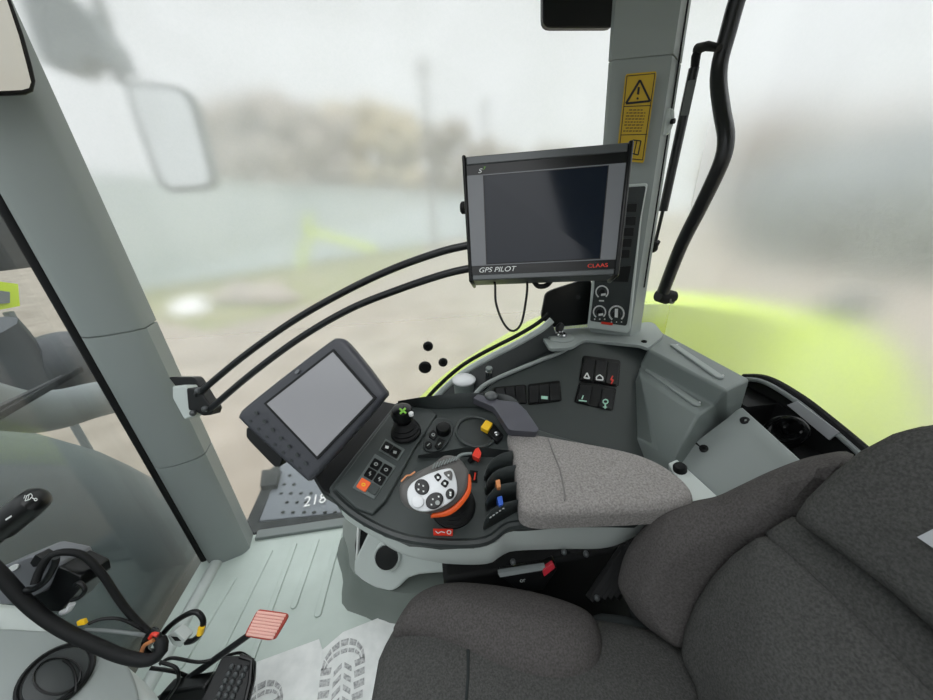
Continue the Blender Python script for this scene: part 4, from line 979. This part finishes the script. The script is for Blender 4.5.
wx = [(613, 590), (614, 572), (621, 552), (634, 533), (652, 518), (676, 511), (700, 506), (724, 495), (756, 480), (790, 467), (815, 461), (842, 458), (850, 468), (820, 500), (798, 524), (770, 543), (748, 553), (722, 574), (702, 600), (690, 628), (680, 655), (656, 643), (630, 620)]
MB().inflate(PP(wx, pl=WP), WP[1], .03, .030, .09, N=130, sm=True, reach=.09).build('back_bolster', 'fabric', st_)
ux_ = [B(783, 519, .03), B(797, 497, .03), B(822, 472, .03), B(850, 449, .03), B(885, 430, .03), B(925, 420, .03), byz(.08, B(935, 419, .03).z+.01, .03), byz(-.25, B(935, 419, .03).z, .03), byz(-.25, B(933, 640, .03).z-.05, .03), B(940, 647, .03), B(880, 592, .03), B(830, 553, .03)]
MB().inflate(ux_, BP[1], .022, .018, .12, N=120).build('upper_back', 'fabric2', st_)
MB().prism(PP([(917, 537), (933, 529), (960, 540), (960, 560), (933, 548)], pl=raised(BP, .046)), -BP[1]*.004).build('cloth_tag', 'card', st_)
MB().pillow([byz(.42, .40, -.05), byz(.38, .60, -.05), byz(.27, .78, -.05), byz(-.2, .7, -.03), byz(-.2, .36, -.03), byz(.3, .35, -.03)], BP[1], .0, .02, .1, N=50, sm=False).build('back_shell', 'base', st_)
# mechanism and buckle between seat and armrest
mc = thing('seat_mechanism', 'black seat bellows and mechanism in gap under armrest', 'mechanism', (.3, .5, 0))
MB().aabb((.0, .46, .02), (.52, .60, .44)).aabb((.10, .0, .02), (.52, .40, .30)).build('frame', 'rubber', mc, bevel=.01)
k = MB()
for i in range(7): k.tube([P(590+i*6, 600-i*1, d=.70), P(625+i*6, 548-i*1, d=.74)], .012, 8)
k.build('bellows', 'rubber', mc)
k = MB()
for u, v in ((513, 562), (564, 552), (586, 554), (597, 598)): k.ball(P(u, v, d=.66), .006, n=10, k=6)
k.build('bolt', 'gpsbar', mc)
bk = thing('seat_belt_buckle', 'black seat belt buckle with bright red release beside cushion', 'buckle', P(530, 590, d=.66))
MB().prism(PP([(500, 576), (543, 570), (556, 564), (557, 570), (543, 590), (520, 592)], d=.655), FW*.03).build('body', 'gblack', bk, bevel=.002)
MB().prism(PP([(498, 573), (545, 566), (546, 569.5), (500, 577.5)], d=.645), FW*.01).build('metal_edge', 'greybar', bk)
MB().prism(PP(rquad([(543, 570), (553, 563), (555.5, 568), (544, 577)], .15), d=.642), FW*.01).build('release_button', 'darkred', bk, bevel=.001)
text('or', 'lettering', P(520, 582.5, d=.652), P(530, 581, d=.652)-P(520, 582.5, d=.652), UP, .012, 'mark', bk)

# ================================================================== FLOOR ITEMS
def shoe(mb, o, ax, ay, L, W):
    """tread print: o toe centre, ax to the heel, ay across"""
    def pt(a, b): return o+ax*a*L+ay*b*W
    def blk(q): mb.prism([p+V((0, 0, .0012)) for p in q], (0, 0, -.001))
    for r0, r1 in ((.0, .055), (.085, .12)):
        for i in range(7):
            t0, t1 = math.pi*(i+.08)/7, math.pi*(i+.92)/7
            f = lambda r, t: pt(.22-(.22-r)*math.sin(t), -math.cos(t)*(.5-r*.9))
            blk([f(r0, t0), f(r0, t1), f(r1, t1), f(r1, t0)])
    for i in range(9):
        a = .2+i*.085
        w_ = .5-.06*max(0, math.sin((i-2)/6*math.pi))
        blk([pt(a, -w_), pt(a+.012, -w_+.24), pt(a+.062, -w_+.22), pt(a+.052, -w_)])
        blk([pt(a, w_), pt(a+.012, w_-.24), pt(a+.062, w_-.22), pt(a+.052, w_)])
        blk([pt(a+.05, -.2), pt(a+.0, -.03), pt(a+.04, -.03), pt(a+.09, -.2)])
        blk([pt(a+.05, .2), pt(a+.0, .03), pt(a+.04, .03), pt(a+.09, .2)])
def paper(px, z, lab, toe, heel, wpx):
    r = thing('paper_mat', lab, 'paper mat', P(*px[0], z=z), 'paper floor mats in the footwell')
    MB().prism(PP(px, z=z), (0, 0, -.0015)).build('sheet', 'paper', r)
    t_, h_ = P(*toe, z=z+.0003), P(*heel, z=z+.0003); d = (h_-t_); a = d.normalized()
    b = V((-a.y, a.x, 0)); k = MB(); shoe(k, t_, a, b, d.length, wpx); k.build('shoe_print', 'ink', r)
paper([(205, 690), (240, 668), (319, 639), (330, 672), (338, 700), (350, 760), (180, 790)], .004, 'white paper mat with partly hidden shoe print beside black pedal', (262, 682), (250, 830), .105)
paper([(322, 650), (343, 632), (398, 610), (470, 640), (470, 780), (325, 800), (316, 720)], .008, 'white paper mat with clear shoe print beside driver seat', (345, 639), (334, 790), .115)
# pedals
pr2 = thing('brake_pedal', 'worn pink red ribbed brake pedal on thin black rod', 'pedal', P(200, 670, d=.8))
MB().tube([P(250, 634, d=.80), P(165, 695, d=.78), P(120, 728, d=.77)], .0075, 10).build('rod', 'tube', pr2)
PD = (P(266, 625, d=.79), (CAM-P(266, 625, d=.79)).normalized()); PD = (PD[0], (PD[1]+V((-.2, -.1, .3))).normalized())
cx4 = [(259, 609), (287, 613), (288, 617), (275, 639), (268, 640.5), (245, 636.5), (245.5, 632), (256, 612)]
MB().prism(PP(rquad(cx4, .2, 2), pl=PD), -PD[1]*.012).build('pad', 'pedalred', pr2, bevel=.002)
k = MB()
for i in range(8):
    t = (i+.5)/8; a0 = (258-12*t, 610.5+25*t); a1 = (286.5-14*t, 614+25.5*t)
    k.tube([P(*a0, pl=raised(PD, .001)), P(*a1, pl=raised(PD, .001))], .0029, 8)
k.build('rib', 'pedalpale', pr2)
pb2 = thing('accelerator_pedal', 'black studded accelerator pedal at bottom edge beside paper mat', 'pedal', P(225, 690, d=.72))
PE = (P(228, 682, d=.74), (CAM-P(228, 682, d=.74)).normalized()); PE = (PE[0], (PE[1]+V((-.3, -.1, .2))).normalized())
MB().prism(PP(rquad([(222, 656), (248, 656), (255, 662), (254, 680), (244, 720), (190, 720), (206, 690)], .15), pl=PE), -PE[1]*.014).build('plate', 'black', pb2, bevel=.003)
k = MB()
for r_ in range(6):
    for c_ in range(3): k.ball(P(232-r_*3.2+c_*7, 667+r_*7+c_*.8, pl=PE), .0062, n=8, k=6)
k.build('studs', 'gpsbar', pb2)
MB().tube([P(240, 656, pl=raised(PE, .004)), P(252, 660, pl=raised(PE, .004)), P(250, 682, pl=raised(PE, .004)), P(243, 712, pl=raised(PE, .004))], .005, 8).build('side_rail', 'gblack', pb2)
MB().prism(PP([(160, 694), (205, 686), (215, 720), (140, 730)], d=.75), FW*.04).build('lever_base', 'gblack', pb2, bevel=.006)

# ================================================================== DASH, STALK, WIRING
da = thing('dash_cover', 'pale grey rounded dash cover with round vent, bottom left', 'dash', (-.75, .3, 0))
dx_ = [(-60, 590), (0, 598), (30, 602), (62, 616), (90, 634), (122, 655), (146, 676), (160, 692), (178, 720), (150, 800), (-60, 800)]
DP = PL(P(50, 670, d=.62), (.55, -.15, .80))
MB().pillow(PP(dx_, pl=DP), DP[1], .012, .03, .07, N=100, sm=False, centre=P(60, 720, pl=DP)).build('shell', 'trim_light', da)
DV = raised(DP, .006); c = P(46, 675, pl=DV)
MB().pillow(PP(spx([(118, 655), (132, 672), (140, 700), (140, 740), (60, 760), (-40, 740), (-30, 640), (40, 630), (90, 640)], 40, True), pl=raised(DP, .010)), DP[1], .004, .006, .012, N=60).build('vent_surround', 'trim', da)
DV = raised(DP, .016); c = P(57, 676, pl=DV); rr_ = (P(95, 676, pl=DV)-P(19, 676, pl=DV)).length/2*.92
vt = MB().lathe(c, DP[1], [(rr_, -.01), (rr_, .004), (rr_*.93, .007), (rr_*.86, .004)], 40).build('vent_ring', 'black', da)
MB().lathe(c, DP[1], [(rr_*.86, .0), (rr_*.8, .006), (rr_*.4, .009), (.004, .0095)], 40).build('vent_flap', 'con2', vt)
k = MB(); k.tube([P(u, v, pl=raised(DV, .0095)) for u, v in ell(57, 676, 24, 18, -10, 26)]+[P(*ell(57, 676, 24, 18, -10, 26)[0], pl=raised(DV, .0095))], .0018, 6)
k.tube(PP(spx([(63, 660), (72, 667), (76, 680), (75, 692)], 14), pl=raised(DV, .010)), .0018, 6); k.build('vent_groove', 'gblack', vt)
sk = thing('column_stalk', 'black wiper stalk with white symbol at left edge', 'stalk', P(0, 530, d=.5))
pts = [P(49, 491, d=.50), P(44, 494, d=.5), P(30, 507, d=.495), P(14, 523, d=.49), P(11, 526, d=.49)]
a, b = P(39.5, 496.5, d=.5), P(2, 526, d=.49); d = b-a
MB().tube([a-d.normalized()*.004, a, a+d*.08, a+d*.3, b], [.007, .016, .0215, .0235, .024], 20, flat=.85).build('grip', 'gblack', sk)
MB().tube([b-d*.02, b+d*.4, b+d*1.2], [.0205, .0215, .024], 18, flat=.8).build('stem', 'black', sk)
nn = (CAM-a); nn = (nn-d.normalized()*nn.dot(d.normalized())).normalized()
q = (a+d*.35+nn*.0235, nn); k = MB()
k.stroke([(25, 501), (26.5, 496), (30.5, 493.6), (32.5, 496), (29.5, 499.5)], .8, q, closed=True); k.stroke([(23.8, 498.5), (25, 495.2)], .7, q); k.stroke([(29, 494.5), (27.6, 500.2)], .6, q)
k.stroke([(31.5, 497.6), (34, 499)], .8, q); k.stroke(ell(35.6, 499.6, 1.5, 1.3, n=8), .7, q, closed=True); k.stroke([(5.4, 520), (11.4, 516)], 1.5, q); k.build('symbol', 'white', sk)
bxx = thing('wiring_box', 'grey and black wiring box behind dash cover, white badge on top', 'box', P(50, 600, d=.62))
MB().prism(PP(rquad([(-10, 572), (30, 556), (60, 562), (64, 572), (38, 600), (0, 606)], .1), d=.60), FW*.05).build('top', 'gpsgrey', bxx, bevel=.004)
MB().prism(PP(rquad([(28, 598), (48, 590), (58, 566), (80, 576), (82, 586), (60, 612), (40, 612)], .1), d=.595), FW*.05).build('side', 'gblack', bxx, bevel=.004)
MB().prism(PP(ell(13, 568, 5.4, 2.8, -25), d=.597), FW*.002).build('badge', 'white', bxx)
MB().prism(PP([(30, 563), (35, 555), (42, 559), (40, 566), (33, 567)], d=.597), FW*.02).build('clip', 'black', bxx)
MB().tube(PP(spx([(62, 612), (68, 610), (72, 604)], 8), d=.598), .005, 8).build('metal_clip', 'silver', bxx)
def cable(name, px, d, r, lab, m='rubber', n=40, dd=None):
    pts = smooth([P(u, v, d=(d if dd is None else d+(dd-d)*i/(len(px)-1))) for i, (u, v) in enumerate(px)], n, False)
    return tag(MB().tube(pts, r, 10).build(name, m), lab, 'cable')
cable('cable_loom', [(-20, 554), (0, 574), (30, 606), (60, 628), (95, 645), (125, 657), (150, 660), (162, 650), (160, 640)], .56, .0100, 'thickest black cable loom running along the dash cover top', dd=.62)
cable('corrugated_hose', [(35, 584), (40, 570), (50, 556), (66, 552), (84, 556), (102, 574), (118, 598), (132, 616), (152, 636)], .58, .0060, 'black corrugated hose arching over the wiring box', dd=.64)
cable('cable', [(26, 590), (34, 589), (46, 580), (54, 566), (56, 558)], .575, .005, 'short black cable hooked round the wiring box front', 'gblack')
cable('cable', [(72, 600), (80, 597), (85, 590), (80, 583), (75, 585)], .585, .0035, 'small black cable loop at right end of the wiring box', 'gblack')
cable('cable', [(88, 624), (102, 619), (120, 619), (138, 627), (152, 636)], .60, .0028, 'thin black cable beside the yellow tag', 'gblack', dd=.64)
cable('cable', [(84, 630), (110, 631), (138, 634), (150, 637)], .60, .0032, 'thin grey cable running level to the cable knot', 'greybar', dd=.64)
cable('cable', [(158, 640), (170, 626), (184, 616), (196, 612), (203, 620), (201, 632), (194, 640), (186, 642)], .66, .0052, 'black cable curving up from knot to pale connector', 'gblack')
cable('cable', [(160, 664), (172, 658), (200, 662), (225, 656), (240, 653), (250, 658)], .74, .0035, 'black cable trailing across the floor toward studded pedal', 'gblack', dd=.84)
cable('cable', [(160, 662), (176, 668), (178, 682), (168, 698), (160, 712)], .72, .0035, 'black cable dropping from the knot to bottom edge', 'gblack')
cable('cable', [(150, 668), (176, 672), (196, 680), (214, 686)], .76, .004, 'black cable lying behind the pedal rod', 'gblack', dd=.82)
tag(MB().prism(PP([(76, 622), (83, 620), (85, 625), (77, 626.5)], d=.592), FW*.006).build('cable_tag', 'yellow', bevel=.001), 'small yellow tag on the wiring below the wiring box', 'tag')
cb = thing('connector', 'pale grey plug connector beside the cable knot', 'connector', P(178, 638, d=.66))
MB().prism(PP(rquad([(167, 636), (175, 631), (186, 640), (180, 648), (172, 645)], .12), d=.655), FW*.02).build('body', 'trim_light', cb, bevel=.002)
MB().prism(PP([(171, 636.5), (177, 637), (181, 641), (175, 641)], d=.6545), FW*.003).build('slots', 'black', cb)
cable('cable_sleeve', [(201.5, 627), (200, 634)], .655, .0058, 'yellow sleeve band on the curved cable', 'yellow', n=4)
kt = MB()
for i in range(5): kt.tube(smooth(PP([(146, 640), (150+i, 634-i), (158, 636+i), (162-i, 648), (152, 656-i), (144, 650)], d=.635+.004*i), 24), .006, 8)
kt.tube(smooth(PP([(141, 654), (144, 646), (150, 642), (154, 640)], d=.628), 12, False), .0035, 8, 1); kt.tube(smooth(PP([(150, 638), (153, 634), (158, 635)], d=.628), 8, False), .0035, 8, 2)
tag(kt.build('cable_knot', ['gblack', 'tan', 'red']), 'tangled knot of black, tan and red wires by windscreen sill', 'wires')

# ================================================================== INTERIOR MIRROR, top left
im = thing('interior_mirror', 'interior mirror with black rim cut by top left corner', 'mirror', P(10, 60, d=.6))
ip = PL(P(10, 60, d=.6), (.75, -.62, -.22))
MB().pillow(PP([(-60, -40), (4, -20), (14, 6), (24, 34), (33, 66), (36.5, 82), (34, 92), (26, 95.5), (0, 96.5), (-60, 98)], pl=ip), ip[1], .0, .004, .03, N=80, sm=False).build('rim', 'gblack', im)
MB().prism(PP([(-60, -40), (0, -20), (9, 6), (19, 36), (27, 66), (31, 82), (29, 88), (22, 90), (0, 91), (-60, 92)], pl=raised(ip, .0012)), -ip[1]*.002).build('mirror_glass', 'mirror', im)

# ================================================================== LIGHT AND CAMERA
wd = bpy.data.worlds.new('overcast sky'); SC.world = wd; wd.use_nodes = True; nt = wd.node_tree
bg = nt.nodes['Background']; tc = nt.nodes.new('ShaderNodeTexCoord'); sp_ = nt.nodes.new('ShaderNodeSeparateXYZ'); rp_n = nt.nodes.new('ShaderNodeValToRGB')
nt.links.new(tc.outputs['Generated'], sp_.inputs[0]); nt.links.new(sp_.outputs['Z'], rp_n.inputs[0]); nt.links.new(rp_n.outputs[0], bg.inputs['Color'])
# overcast sky: the zenith is far brighter than the horizon
rp_n.color_ramp.elements[0].position = 0; rp_n.color_ramp.elements[0].color = (.70, .735, .745, 1)
rp_n.color_ramp.elements[1].position = .4; rp_n.color_ramp.elements[1].color = (.86, .895, .915, 1)
zen = rp_n.color_ramp.elements.new(.9); zen.color = (2.4, 2.46, 2.5, 1)
bg.inputs['Strength'].default_value = 1.0
ca = bpy.data.cameras.new('camera'); cam = bpy.data.objects.new('camera', ca); COL.objects.link(cam)
cam.matrix_world = Matrix.Translation(CAM) @ Matrix((RT, UP, -FW)).transposed().to_4x4()
ca.sensor_fit = 'HORIZONTAL'; ca.sensor_width = 36; ca.lens = 36*FPX/933; ca.clip_start = .02; ca.clip_end = 500
SC.camera = cam
SC.view_settings.view_transform = 'Standard'; SC.view_settings.look = 'None'; SC.view_settings.exposure = 0.3; SC.view_settings.gamma = 1
SC.view_settings.use_curve_mapping = False
SC.cycles.use_denoising = True
SC.cycles.max_bounces = 14; SC.cycles.transmission_bounces = 12
